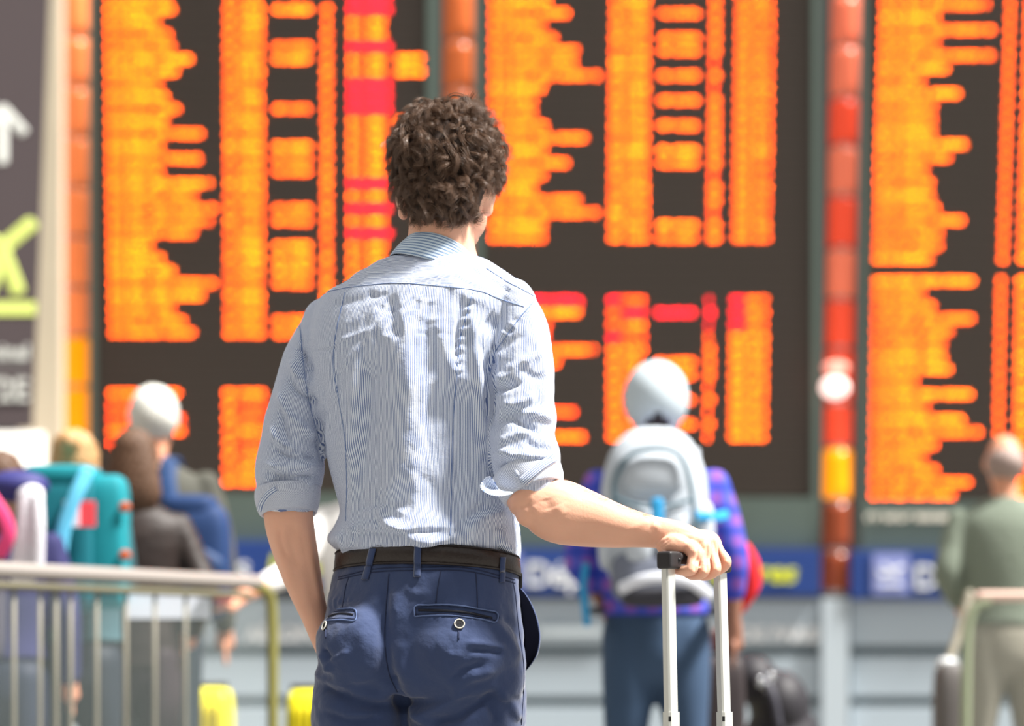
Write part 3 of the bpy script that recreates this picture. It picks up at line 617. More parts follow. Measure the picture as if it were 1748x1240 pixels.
# bald man at the right
p7, L7, k7 = traveller('balding person in a grey-green sweater and stone trousers behind the right-hand railing', 1716, 10.1, 1.78, mat('sweater_sage', (122, 132, 118), rough=.9, bump=.4, bscale=30), mat('trouser_stone', (150, 146, 132)), HT, hair='crop', coat=.98, wide=1.02,
    arms=[[(-.19, 0, 1.42), (-.25, -.03, 1.18), (-.17, .12, 1.08)], [(.19, 0, 1.42), (.25, 0, 1.16), (.17, .12, 1.06)]])
lb = empty('travel_bag', P(1618, HY+.84*FP/9.72, 9.72)); tag(lb, 'dark grey bag with a white top beside the balding man', 'bag')
superbox('bag_body', Vector((P(1620, 0, 9.72).x, 9.72, .43)), (.058, .1, .40), lb, mat('bag_taupe', (92, 88, 86)), .4)
superbox('white_top', P(1617, 1138, 9.72), (.04, .06, .035), lb, mat('bag_white', (216, 220, 222)), .7)
V, F = tube_vf([P(1655, 1015, 9.8), P(1635, 1085, 9.76), P(1612, 1150, 9.72)], [.018]*3); mesh('carry_strap', V, F, lb, mat('strap_sand', (160, 154, 138)))
# yellow suitcases
yel = mat('case_yellow', (240, 232, 40), rough=.4); 
def ysuit(label, x, D, hw, H):
    c = empty('yellow_suitcase', Vector((P(x, 0, D).x, D, 0))); tag(c, label, 'suitcase', 'yellow suitcases'); X = P(x, 0, D).x
    superbox('shell', (X, D, H/2+.04), (hw, .13, H/2-.04), c, yel, .3)
    for q in (-.5, -.17, .17, .5): superbox('rib', (X+q*hw, D-.128, H/2+.04), (.008, .008, H/2-.10), c, mat('case_yellow_deep', (206, 190, 30), rough=.4), .4, n=12)
    bevel_box('carry_handle', (X, D, H+.008), (.07, .014, .012), .006, c, bkm)
    for sx in (-1, 1):
        for sy in (-1, 1):
            V, F = tube_vf([(X+sx*(hw-.05)-.012, D+sy*.08, .027), (X+sx*(hw-.05)+.012, D+sy*.08, .027)], [.027]*2, n=4, seg=14); mesh('wheel', V, F, c, bkm)
ysuit('yellow ribbed suitcase seen through the glass railing', 360, 9.75, .088, .725)
ysuit('yellow ribbed suitcase beside the hip of the man in the striped shirt', 527, 9.4, .083, .72)

# ------------------------------------------------------------------ glass railings
steel = mat('rail_steel', (176, 168, 162), rough=.32, metal=.35); glass = mat('rail_glass', (222, 240, 234), rough=.02, trans=1.0, ior=1.12, alpha=1)
post_m = mat('rail_post', (124, 118, 102), rough=.5); olive = mat('rail_end', (150, 146, 84), rough=.4, metal=.3)
gn = glass.node_tree; gb = gn.nodes['Principled BSDF']; gb.inputs['Base Color'].default_value = (.70, .82, .80, 1); gb.inputs['Transmission Weight'].default_value = 0; gb.inputs['Alpha'].default_value = .03
rl = empty('glass_railing', Vector((P(200, 0, 7.5).x, 7.5, 0))); tag(rl, 'glass railing with a thick pale steel handrail in front of the group of travellers', 'railing')
A = P(-160, 0, 6.66); Bq = P(440, 0, 8.16); zr = CZ+(HY-974)/585.0
def rp(t, z): return Vector((A.x+(Bq.x-A.x)*t, A.y+(Bq.y-A.y)*t, z))
V, F = tube_vf([rp(-.1, zr), rp(.5, zr), rp(1.0, zr)], [.0235]*3, n=30, seg=20, up=(0, 0, 1)); mesh('handrail', V, F, rl, steel)
V, F = tube_vf([rp(-.1, zr-.045), rp(.97, zr-.045)], [(.012, .012)]*2, n=10, seg=12, up=(0, 0, 1)); mesh('lower_rail', V, F, rl, mat('rail_under', (112, 108, 88), rough=.5))
V, F = tube_vf([rp(.985, zr-.01), rp(1.03, zr-.03), rp(1.05, zr-.10), rp(1.053, .7), rp(1.053, .35), rp(1.053, 0)], [.019]*6, n=40, seg=16, round_ends=False); mesh('end_post', V, F, rl, olive)
for i in range(5):
    t0, t1 = -.1+i*.226, -.1+(i+1)*.226-.006; a, b_ = rp(t0, 0), rp(min(t1, 1.03), 0); n_ = Vector((a.y-b_.y, b_.x-a.x, 0)).normalized()*.004
    mesh('glass_panel', [a+n_+Vector((0, 0, .06)), b_+n_+Vector((0, 0, .06)), b_+n_+Vector((0, 0, zr-.05)), a+n_+Vector((0, 0, zr-.05)), a-n_+Vector((0, 0, .06)), b_-n_+Vector((0, 0, .06)), b_-n_+Vector((0, 0, zr-.05)), a-n_+Vector((0, 0, zr-.05))],
         [(0,1,2,3), (7,6,5,4), (0,4,5,1), (1,5,6,2), (2,6,7,3), (3,7,4,0)], rl, glass, smooth=False)
for x in (-60, 12, 57, 85, 110, 155, 205, 255, 308):
    t = 0.0
    for it in range(30):
        q = rp(t, 0); e = (CX+q.x*FP/q.y)-x; t -= e/600
    q = rp(t, 0)+Vector((.01, .05, 0)); V, F = tube_vf([q+Vector((0, 0, 0)), q+Vector((0, 0, zr-.04))], [.0065]*2, n=4, seg=10, round_ends=False); mesh('baluster', V, F, rl, post_m)
bevel_box('base_rail', rp(.47, .03), ((Bq-A).xy.length*.57, .03, .03), .004, rl, steel, rz=math.atan2(Bq.y-A.y, Bq.x-A.x))
ns = empty('white_sheet', P(286, 1058, 7.98)); tag(ns, 'white rectangular sheet hanging behind the glass railing', 'sheet')
bevel_box('sheet', P(286, 1033, 7.98), (.142, .003, .046), .001, ns, mat('sheet_white', (228, 232, 244), rough=.8))
rb = empty('small_bag', P(380, 1030, 8.2)); tag(rb, 'small red bag just below the handrail', 'bag'); superbox('bag_cloth', P(381, 1020, 8.2), (.032, .03, .022), rb, mat('bag_red', (206, 108, 108)), .5)
rr = empty('glass_railing', Vector((P(1700, 0, 9.3).x, 9.3, 0))); tag(rr, 'glass railing with steel handrail in front of the balding man', 'railing')
zr2 = CZ+(HY-1018)/(FP/9.3)
def rq(px, z, D=9.3): v = P(px, 0, D); return Vector((v.x, D, z))
V, F = tube_vf([rq(1672, zr2), rq(1760, zr2), rq(1950, zr2)], [.020]*3, n=20, seg=18, up=(0, 0, 1)); mesh('handrail', V, F, rr, mat('rail_rose', (222, 190, 176), rough=.35, metal=.3))
V, F = tube_vf([rq(1690, zr2-.02), rq(1668, zr2-.035), rq(1655, zr2-.09), rq(1650, zr2-.2), rq(1648, .5), rq(1647, 0)], [.020]*6, n=40, seg=16, round_ends=False); mesh('end_post', V, F, rr, mat('rail_sage', (158, 168, 140), rough=.35, metal=.3))
for i in range(3):
    wbq = bevel_box('glass_panel', ((rq(1660+i*95, 0).x+rq(1752+i*95, 0).x)/2, 9.3, (zr2-.05+.06)/2), ((rq(1752, 0).x-rq(1660, 0).x)/2, .005, (zr2-.11)/2), 0, rr, glass)
bevel_box('base_rail', (rq(1800, 0).x, 9.3, .03), (.33, .03, .03), .004, rr, steel)

# ------------------------------------------------------------------ the man in the striped shirt
man = empty('person', (P(740, 0, 4.12).x, 4.12, 0)); tag(man, 'person with curly brown hair, striped blue shirt and navy trousers, holding a suitcase handle', 'person')
DH = 4.13
skin_p = [
  pellip(763, 274, DH, 73, 90, 82), pellip(768, 335, DH+.02, 68, 82, 58), pellip(783, 372, DH+.055, 49, 55, 48), pellip(790, 405, DH+.085, 28, 24, 20),
  pellip(795, 345, DH+.115, 10, 16, 18),
  ptube([(756, 340, DH-.005, 56, 56), (754, 380, DH-.01, 56, 58), (752, 420, DH-.01, 60, 60), (748, 470, DH, 85, 70), (745, 510, DH, 120, 85)]),
]
# ears
for (x, y, D, a, rz_) in ((836, 338, DH, .22, -.5), (685, 344, DH+.01, -.22, .5)):
    R = Matrix.Rotation(a, 3, 'Y') @ Matrix.Rotation(rz_, 3, 'Z')
    skin_p.append(pellip(x, y, D, 6, 17, 33, rot=R, n=20)); skin_p.append(pellip(x-(2 if a > 0 else -2), y+20, D, 7, 11, 12, rot=R, n=16))
# torso core and arms under the cloth
skin_p.append(loft_vf([(640, 830, 4.15, 50, 500, 15, 0, 0), (570, 860, 4.15, 70, 560, 15, 0, 0), (580, 830, 4.15, 75, 700, 15, 0, 0), (600, 830, 4.15, 65, 850, 15, 0, 0), (605, 840, 4.15, 70, 960, 15, 0, 0)], 32, 30))
skin_p.append(ptube([(880, 540, 4.07, 40), (889, 640, 4.05, 42), (890, 740, 4.03, 43), (897, 810, 4.01, 43), (906, 850, 4.0, 42)]))
skin_p.append(ptube([(909, 856, 4.0, 34, 38), (930, 866, 3.995, 50, 44), (960, 875, 3.99, 55, 44), (1000, 886, 3.985, 49, 41), (1050, 898, 3.97, 38.5, 36), (1085, 904, 3.96, 31.5, 30), (1118, 909, 3.95, 27, 24)], n=40, seg=28))
skin_p.append(pellip(907, 877, 3.985, 28, 26, 25)); 
# right hand
skin_p.append(ptube([(1112, 908, 3.952, 27, 22), (1140, 913, 3.945, 27, 26), (1165, 918, 3.945, 25, 34), (1190, 924, 3.945, 20, 34)], n=24, seg=24))
skin_p.append(pellip(1152, 929, 3.915, 27, 14, 17)); skin_p.append(pellip(1136, 934, 3.93, 16, 14, 13))
for mc, pip, dip, tip, r in (
    ((1186, 944, 3.905), (1180, 973, 3.893), (1160, 974, 3.91), (1146, 970, 3.925), (14.0, 10.5, 8.5, 7.5)),
    ((1202, 933, 3.925), (1201, 976, 3.908), (1183, 983, 3.93), (1170, 978, 3.95), (13.5, 10.5, 8.5, 7.5)),
    ((1211, 924, 3.950), (1221, 973, 3.932), (1203, 984, 3.95), (1187, 978, 3.97), (13.0, 10.5, 8.5, 7.5)),
    ((1214, 920, 3.975), (1240, 961, 3.960), (1224, 976, 3.975), (1206, 978, 3.99), (12.5, 9.5, 8.0, 7.0))):
    mid = tuple((mc[i]+pip[i])/2 for i in range(3))
    skin_p.append(ptube([(1150, 914, 3.945, 13), (*[(mc[i]+(1150, 914, 3.945)[i])/2 for i in range(3)], 13.5), (*mc, r[0]), (*mid, r[1]*1.02), (*pip, r[1]), (*dip, r[2]), (*tip, r[3])], n=36, seg=14))
skin_p.append(ptube([(1140, 918, 3.975, 16), (1165, 932, 4.0, 14), (1185, 950, 4.012, 10.5), (1200, 965, 4.005, 8.5)], n=20, seg=14))
# left arm, hand in the trouser pocket
skin_p.append(ptube([(556, 610, 4.19, 26), (530, 660, 4.19, 36), (505, 750, 4.18, 42), (494, 820, 4.17, 43)]))
skin_p.append(ptube([(491, 850, 4.165, 43, 40), (494, 895, 4.165, 42, 40), (505, 945, 4.17, 38, 38), (520, 1000, 4.18, 31, 33), (535, 1045, 4.19, 24.5, 29), (548, 1085, 4.195, 20, 26), (562, 1115, 4.20, 20, 30), (580, 1150, 4.20, 17, 34)], n=44, seg=26))
for q in range(4):
    skin_p.append(ptube([(572, 1140, 4.165+q*.02, 10), (590, 1175, 4.165+q*.02, 9), (598, 1205-4*abs(q-1.5), 4.17+q*.018, 7)], n=10, seg=10))
skin_p.append(ptube([(560, 1105, 4.22, 11), (585, 1130, 4.235, 9)], n=8, seg=10))
me = union('body', skin_p, .0022, 4, .45)
folds(me, [
  ([(908, 862), (916, 878), (924, 892)], 8, 2.0), ([(880, 872), (895, 890)], 8, -1.5), ([(932, 850), (938, 872)], 10, -2.0), ([(952, 862), (962, 882)], 9, 1.5), ([(900, 905), (950, 905), (1010, 915)], 14, -1.2),
  ([(1060, 915), (1085, 900), (1110, 888)], 6, 1.3), ([(1000, 900), (1040, 912), (1090, 915)], 9, -1.6), ([(1118, 936), (1132, 926), (1142, 918)], 2.4, -2.6), ([(1124, 938), (1136, 930), (1146, 922)], 2.2, -1.6),
  ([(1112, 895), (1126, 902)], 6, 2.0), ([(1182, 938), (1190, 945)], 5, 1.4), ([(1199, 928), (1206, 935)], 5, 1.2), ([(1209, 918), (1216, 926)], 5, 1.0), ([(1174, 974), (1184, 974)], 4, 1.2), ([(1196, 977), (1206, 977)], 4, 1.2), ([(1216, 973), (1226, 972)], 4, 1.2), ([(1236, 962), (1243, 958)], 4, 1.4),
  ([(1194, 936), (1190, 955), (1186, 978)], 2.6, -3.6), ([(1208, 926), (1207, 950), (1207, 978)], 2.6, -3.6), ([(1217, 918), (1224, 945), (1228, 970)], 2.6, -3.2),
  ([(1150, 905), (1200, 925)], 3, .8), ([(1150, 900), (1208, 914)], 3, .8), ([(1148, 915), (1182, 935)], 3, .7),
  ([(470, 895), (478, 940), (487, 965), (500, 1010)], 8, 4), ([(478, 900), (480, 925), (490, 955)], 4, -3), ([(505, 890), (497, 930), (512, 975)], 11, -4), ([(522, 895), (532, 960), (548, 1040)], 7, 4), ([(536, 900), (545, 960)], 5, -2.5),
])
skin_main = mat('skin_main', (240, 184, 156), rough=.42, sss=.15, noise=.10, nscale=18, bump=.06, bscale=260)
body = link('body', me, man, [skin_main]); body_me = me
# face features
for s, x in ((-1, 772), (1, 806)):
    V, F = pellip(x, 330, DH+.098, 12, 9, 8, n=14); mesh('eye', V, F, man, mat('eye_white', (235, 232, 228), rough=.2))
V, F = pellip(793, 385, DH+.103, 22, 8, 6, n=14); mesh('mouth', V, F, man, mat('lip', (176, 96, 88)))

# ---- shirt
ROT = 16
torso = [(690, 796, 4.13, 60, 436, ROT, 0, 0), (652, 830, 4.13, 76, 446, ROT, 0, 0), (612, 856, 4.13, 87, 461, ROT, 0, 0), (583, 880, 4.13, 96, 480, ROT, 0, 0), (556, 896, 4.13, 104, 496, ROT, 0, 0), (540, 904, 4.13, 110, 512, ROT, 0, 0),
  (528, 905, 4.13, 119, 550, ROT, 0, 0), (526, 893, 4.13, 124, 600, ROT, 0, 0), (532, 880, 4.13, 126, 660, ROT, 0, 0), (545, 870, 4.13, 121, 740, ROT, 0, 0), (563, 866, 4.13, 112, 810, ROT, 0, 0),
  (576, 874, 4.13, 108, 865, ROT, .02, 0), (570, 884, 4.13, 115, 895, ROT, .05, .02), (556, 888, 4.13, 122, 922, ROT, .09, .04), (561, 888, 4.13, 120, 938, ROT, .11, .08), (576, 884, 4.13, 109, 952, ROT, .12, .10), (584, 876, 4.13, 100, 975, ROT, .12, .10)]
RS = [(882, 522, 4.075, 36, 60), (888, 560, 4.07, 47, 66), (889, 610, 4.06, 54, 66), (889, 660, 4.05, 56, 64), (890, 690, 4.04, 55, 62), (893, 716, 4.04, 58, 62), (893, 745, 4.03, 55.5, 60), (898, 785, 4.02, 61, 60), (903, 822, 4.01, 53, 56)]
LS = [(551, 549, 4.195, 34, 48), (545, 580, 4.20, 44, 58), (533, 620, 4.195, 50, 60), (516, 670, 4.19, 50, 58), (505, 720, 4.185, 52, 58), (499, 760, 4.18, 53, 58), (495, 800, 4.175, 58, 60), (491, 838, 4.17, 55, 56), (491, 850, 4.17, 52, 54)]
me = union('shirt', [loft_vf(torso, 56, 70), ptube(RS, n=40, seg=32), ptube(LS, n=44, seg=32)], .0042, 10, .5)
SH = [
  # centre back ridge and the hollows either side
  ([(700, 500), (692, 560), (698, 640), (700, 720), (685, 800), (650, 870)], 20, 11, 34), ([(640, 600), (628, 700), (632, 800), (640, 850)], 26, -9), ([(770, 640), (775, 740), (770, 830), (720, 880)], 42, -15, 60),
  ([(668, 500), (672, 540), (686, 585)], 9, -6, 14), ([(742, 540), (760, 600), (778, 650)], 12, 4), ([(730, 640), (722, 700), (712, 780), (690, 850)], 9, 4),
  ([(604, 600), (606, 700), (600, 800), (600, 900)], 11, 5), ([(626, 600), (624, 700), (616, 820)], 10, -3), ([(580, 620), (576, 680), (590, 740)], 8, -4), ([(566, 650), (590, 720), (600, 790)], 7, 4),
  ([(790, 500), (780, 560), (776, 620)], 6, -4), ([(800, 520), (815, 600), (822, 680), (828, 780)], 11, 7), ([(812, 560), (830, 640), (838, 720)], 6, -5, 9), ([(828, 545), (850, 560)], 16, -5),
  ([(770, 480), (790, 500), (840, 520)], 10, 3),
  # waist roll above the belt and diagonal pulls
  ([(572, 908), (640, 915), (700, 912), (780, 905)], 7, -6, 9), ([(565, 925), (640, 930), (720, 925), (800, 922)], 10, 5), ([(640, 855), (655, 890), (700, 915), (760, 925)], 10, 5), ([(800, 880), (770, 905), (790, 930)], 7, 4),
  ([(870, 878), (830, 885), (800, 912), (800, 935)], 12, 6), ([(850, 900), (860, 925), (876, 950)], 10, 5), ([(835, 862), (800, 880), (770, 900)], 10, -5), ([(560, 925), (580, 918), (590, 935), (585, 950)], 6, 4),
  ([(845, 935), (870, 950)], 6, -4), ([(600, 895), (598, 935)], 5, 3),
  # small creases on the shoulder blades
  ([(560, 590), (600, 575), (640, 560)], 4, 1.6), ([(640, 520), (665, 530), (690, 525)], 4, -1.8), ([(650, 575), (680, 578)], 4, 1.8), ([(700, 530), (730, 545), (760, 545)], 4, 1.5), ([(705, 505), (730, 515), (750, 512)], 3, 1.5), ([(700, 572), (740, 570), (780, 572)], 3, -1.4),
  ([(540, 600), (560, 596), (580, 590)], 3, -1.5), ([(625, 500), (645, 505), (662, 498)], 4, -2),
  ([(740, 610), (730, 640), (720, 660)], 5, -2.5), ([(690, 480), (770, 470), (830, 490)], 6, 1.2), ([(640, 455), (600, 475), (560, 490)], 5, -1.5), ([(655, 450), (620, 470)], 4, 1.5),
  # right sleeve
  ([(842, 600), (870, 585), (900, 570)], 8, -3), ([(840, 650), (870, 640), (905, 605)], 8, 4), ([(838, 668), (870, 660), (892, 650)], 6, -6), ([(850, 690), (880, 690), (915, 675)], 8, 3.5), ([(880, 705), (915, 708), (946, 720)], 7, 6), ([(866, 715), (890, 722), (920, 740)], 6, -5),
  ([(838, 730), (870, 712), (900, 700)], 7, -4), ([(895, 752), (920, 765), (946, 768)], 6, -4), ([(838, 776), (870, 774), (910, 780), (945, 778)], 7, 5), ([(838, 800), (880, 795), (930, 792)], 6, -5), ([(870, 770), (880, 800), (890, 822)], 6, 4), ([(840, 590), (836, 660), (832, 740)], 8, -6),
  ([(930, 560), (940, 620), (940, 680)], 8, 2), ([(860, 560), (845, 620)], 6, 3),
  # left sleeve
  ([(500, 610), (505, 640), (540, 665)], 7, 7.5), ([(505, 590), (520, 610), (530, 640)], 6, -7.5), ([(490, 640), (505, 665), (545, 690)], 6, -6.0), ([(480, 660), (485, 700), (520, 735), (548, 745)], 7, 7.5), ([(478, 690), (486, 730), (500, 760)], 6, -6.0),
  ([(462, 720), (480, 760), (530, 785)], 6, 7.5), ([(468, 760), (490, 775), (545, 782)], 7, -9.0), ([(450, 790), (480, 800), (545, 795)], 8, 7.5), ([(455, 800), (480, 812), (540, 812)], 5, -7.5), ([(440, 825), (480, 822), (530, 832)], 6, -7.5), ([(445, 812), (465, 826), (500, 828)], 5, 4.5), ([(550, 690), (545, 740), (550, 780)], 6, -6.0),
  # armholes
  ([(915, 512), (880, 555), (850, 600), (838, 640)], 4, -3.5), ([(512, 545), (518, 617), (530, 689), (548, 760)], 4, -3.5), ([(870, 570), (852, 600), (842, 625)], 5, 2),
]
C = coords(me); x, y = to_px(C)
# stripe coordinate: vertical on the back, along the sleeves, across on the yoke
def axis_u(C, spec, r0):
    A = cat_resample(np.array([[*P(s[0], s[1], s[2])] for s in spec]), 40); T = np.gradient(A, axis=0); T /= np.linalg.norm(T, axis=1)[:, None]
    d = ((C[:, None, :]-A[None])**2).sum(2); i = d.argmin(1); c = C-A[i]; t = T[i]
    b = np.array([0, 1., 0])-t*t[:, 1:2]; b /= np.linalg.norm(b, axis=1)[:, None]; a = np.cross(t, b)
    return np.arctan2((c*a).sum(1), -(c*b).sum(1))*r0, np.sqrt(d.min(1))
yoke_line = [(500, 516), (528, 508), (574, 495), (637, 486), (691, 484), (763, 490), (817, 497), (854, 511), (894, 524), (930, 534)]
uR, dR = axis_u(C, RS, .056); uL, dL = axis_u(C, LS, .054)
cx0 = P(715, 0, 4.13).x; th = math.radians(ROT); lx = (C[:, 0]-cx0)*math.cos(th)-(C[:, 1]-4.13)*math.sin(th); ly = (C[:, 0]-cx0)*math.sin(th)+(C[:, 1]-4.13)*math.cos(th)
uT = .72*.19*np.arcsin(np.clip(lx/.215, -.99, .99))+.28*.150*np.arctan2(lx/.165, -ly/.115)
u = uT.copy()
yy = np.interp(x, [p[0] for p in yoke_line], [p[1] for p in yoke_line]); yk = (y < yy) 
u[yk] = ((yy-y)/1000*1.25)[yk]
rb_ = np.interp(y, [500, 512, 558, 603, 640, 700, 900], [925, 912, 872, 845, 834, 833, 833]); lb_ = np.interp(y, [500, 545, 617, 689, 760, 900], [512, 512, 517, 528, 546, 560])
rs = (x > rb_) & (y > 505) & (y < 850) & (dR < .09); ls = (x < lb_) & (y > 505) & (y < 870) & (dL < .09)
u[rs] = uR[rs]; u[ls] = uL[ls]
at = me.attributes.new('stripe', 'FLOAT', 'POINT'); at.data.foreach_set('value', (u+1.0).astype(np.float32))
for k in range(17):                            # puckers along the right back seam and the right armhole
    yk_ = 503+k*8.5; xk_ = float(np.interp(yk_, [497, 540, 580, 671], [808, 796, 786, 777])); SH.append(([(xk_-9, yk_+3), (xk_, yk_), (xk_+9, yk_-2)], 3.2, 1.5 if k % 2 else -1.3))
for k in range(9):
    yk_ = 548+k*8.0; xk_ = float(np.interp(yk_, [510, 545, 580, 603, 640], [915, 885, 860, 845, 836])); SH.append(([(xk_-10, yk_-5), (xk_, yk_), (xk_+4, yk_+2)], 3.2, 1.6 if k % 2 else -1.4))
SH += [([(560, 520), (600, 515), (650, 500)], 6, -1.6), ([(715, 498), (722, 540), (712, 600)], 6, 2.2), ([(540, 640), (560, 700), (572, 770)], 8, -3), ([(575, 640), (640, 560), (670, 520)], 5, 1.8), ([(590, 470), (640, 462), (700, 455)], 5, 1.4), ([(800, 455), (840, 480), (880, 505)], 4, -2.0),
  ([(905, 560), (925, 620), (930, 690)], 9, 3), ([(880, 615), (905, 640), (935, 650)], 6, -3), ([(860, 630), (890, 620), (925, 600)], 5, 2.5), ([(850, 760), (880, 742), (915, 738)], 6, 3.5), ([(655, 830), (640, 880), (650, 900)], 6, -3), ([(610, 880), (660, 868), (700, 880)], 6, 2.4)]
folds(me, SH, .35, 1.5)
C = coords(me); N = normals(me); x, y = to_px(C)
def rnd_folds(C, N, amp, sc, ani, seed):
    from mathutils import noise as nz
    D = np.array([nz.fractal(Vector((c[0]*sc*ani[0]+seed, c[1]*sc, c[2]*sc*ani[1])), .7, 2.0, 3) for c in C]); return C+N*(D*amp)[:, None]
C = rnd_folds(C, N, .0030, 16, (1.0, .55), 3.1); me.vertices.foreach_set('co', C.ravel()); me.update()
shirt_m = stripe_mat('shirt_stripe', (232, 239, 250), (104, 124, 172), .0024, .44, .30)
shirt = link('shirt', me, man, [shirt_m]); shirt_me = me
def stripes_on(me, vals):
    at = me.attributes.new('stripe', 'FLOAT', 'POINT'); at.data.foreach_set('value', np.array(vals, np.float32))
# collar: fold-over band round the neck
def sleeve_band(name, spec, parent, m, seg=64, n=16, th=.003, ustr=None, wob=0.0):
    """open ring band following spec rows (px,py,D,across,depth) with wall thickness"""
    A = cat_resample(np.array([[*P(s[0], s[1], s[2]), s[3]*s[2]/4127, (s[4] if len(s) > 4 else s[3])*s[2]/4127, s[5] if len(s) > 5 else 0, s[6] if len(s) > 6 else 0] for s in spec]), n)
    ax = A[-1, :3]-A[0, :3]; ax /= np.linalg.norm(ax); b = np.array([0, 1., 0])-ax*ax[1]; b /= np.linalg.norm(b); a = np.cross(ax, b)
    V = []; U = []; dd = np.diff(A[:, :5], axis=0); cum = np.concatenate([[0], np.cumsum(np.sqrt((dd[:, :3]**2).sum(1)+(dd[:, 3]+0)**2))])
    for i, (cx, cy, cz, r1, r2, k1_, k2_) in enumerate(A):
        for k in range(seg):
            t = 2*math.pi*k/seg; w = 1+wob*math.sin(3*t+i*.5)+wob*.6*math.sin(7*t+i*.9)
            V.append(np.array([cx, cy, cz])+a*r1*w*math.cos(t)+b*r2*w*math.sin(t)+ax*(k1_*math.cos(t)+k2_*math.sin(t)))
            U.append(cum[i] if ustr == 'along' else t*(r1+r2)/2)
    F = [(i*seg+k, i*seg+(k+1) % seg, (i+1)*seg+(k+1) % seg, (i+1)*seg+k) for i in range(n-1) for k in range(seg)]
    o = mesh(name, V, F, parent, m); stripes_on(o.data, [v+1 for v in U])
    s = o.modifiers.new('s', 'SOLIDIFY'); s.thickness = th; s.offset = 0; return o
sleeve_band('collar', [(750, 446, 4.125, 57, 61, .0, .020), (750, 433, 4.125, 60, 64, .0, .020), (749, 437, 4.125, 64, 68, .0, .019), (747, 448, 4.125, 73, 76, .0, .012), (744, 464, 4.125, 82, 84, .0, .004)][::1], shirt, stripe_mat('collar_stripe', (214, 230, 244), (120, 150, 190), .0042, .42, .15), n=24, th=.0022, ustr='along')
# rolled cuffs
cuff_m = stripe_mat('cuff_stripe', (222, 228, 240), (150, 160, 188), .0030, .4, .2)
sleeve_band('rolled_cuff', [(895, 800, 4.018, 54, 56), (897, 806, 4.015, 60, 59), (905, 824, 4.01, 59, 59), (912, 842, 4.005, 53, 55), (911, 840, 4.005, 47, 50)], shirt, cuff_m, th=.002, wob=.015)
sleeve_band('rolled_cuff', [(491, 834, 4.172, 50, 54), (491, 836, 4.172, 55, 57), (491, 852, 4.17, 55, 57), (492, 870, 4.168, 51, 53), (493, 878, 4.166, 46.5, 50), (493, 872, 4.166, 44, 46)], shirt, cuff_m, th=.002, wob=.012)
bv = bvh_of([shirt_me]); thread = mat('seam_thread', (120, 142, 186), rough=.8)
for s in (yoke_line[1:-1], [(589, 499), (574, 567), (569, 626), (578, 680), (589, 752), (592, 830), (590, 890)], [(808, 497), (796, 540), (786, 580), (777, 671), (772, 761), (770, 874), (768, 915)],
          [(915, 510), (885, 545), (860, 580), (845, 603), (836, 640)], [(511, 545), (514, 580), (517, 617), (528, 689), (546, 755)], [(912, 506), (890, 494), (860, 478), (830, 458)]):
    seam('seam', bv, s, .0007, shirt, thread, off=.0004)
# pulled tab of the right cuff with its slit edge
tabm = stripe_mat('tab_stripe', (226, 234, 246), (108, 128, 172), .0030, .45, .2)
def cloth_strip(name, bvh, pts, w, off, parent, m, n=16, k=5):
    q = cat_resample(pts, n); V = []; U = []
    for i, (a_, b_) in enumerate(q):
        d = q[min(i+1, n-1)]-q[max(i-1, 0)]; d /= np.hypot(*d); nrm = np.array([-d[1], d[0]])
        for j in range(k):
            s = (j/(k-1)-.5)*w; c, _ = snap(bvh, a_+nrm[0]*s, b_+nrm[1]*s, off*(1 if 0 < j < k-1 else .3))
            V.append(c if c is not None else (V[-1] if V else P(a_, b_, 4.0))); U.append(s/1000+1)
    F = [(i*k+j, i*k+j+1, (i+1)*k+j+1, (i+1)*k+j) for i in range(n-1) for j in range(k-1)]
    o = mesh(name, V, F, parent, m); stripes_on(o.data, U); sm = o.modifiers.new('s', 'SOLIDIFY'); sm.thickness = .0015; sm.offset = 0; return o
bv2 = bvh_of([shirt_me, bpy.data.objects['rolled_cuff'].data, bpy.data.objects['rolled_cuff.001'].data])
cloth_strip('cuff_placket', bv2, [(945, 782), (925, 795), (905, 812), (892, 824)], 17, .004, shirt, tabm)
cloth_strip('cuff_placket', bv2, [(472, 834), (458, 844), (448, 858), (444, 872)], 10, .003, shirt, tabm)
# folded corner of the right cuff standing away on the inner side
V = [P(*q) for q in [(848, 826, 3.955), (836, 808, 3.945), (822, 822, 3.94), (818, 832, 3.94), (828, 842, 3.942), (845, 848, 3.945), (868, 846, 3.95), (885, 838, 3.95), (850, 838, 3.975), (834, 826, 3.975)]]
o = mesh('cuff_corner', V, [(0, 1, 2, 9), (9, 2, 3, 4), (9, 4, 5, 8), (8, 5, 6, 7), (0, 9, 8)], shirt, tabm, smooth=False); stripes_on(o.data, [v.x*1.0+1+v.z*.4 for v in V])
sm = o.modifiers.new('s', 'SOLIDIFY'); sm.thickness = .002; sb = o.modifiers.new('b', 'SUBSURF'); sb.levels = 2; sb.render_levels = 2

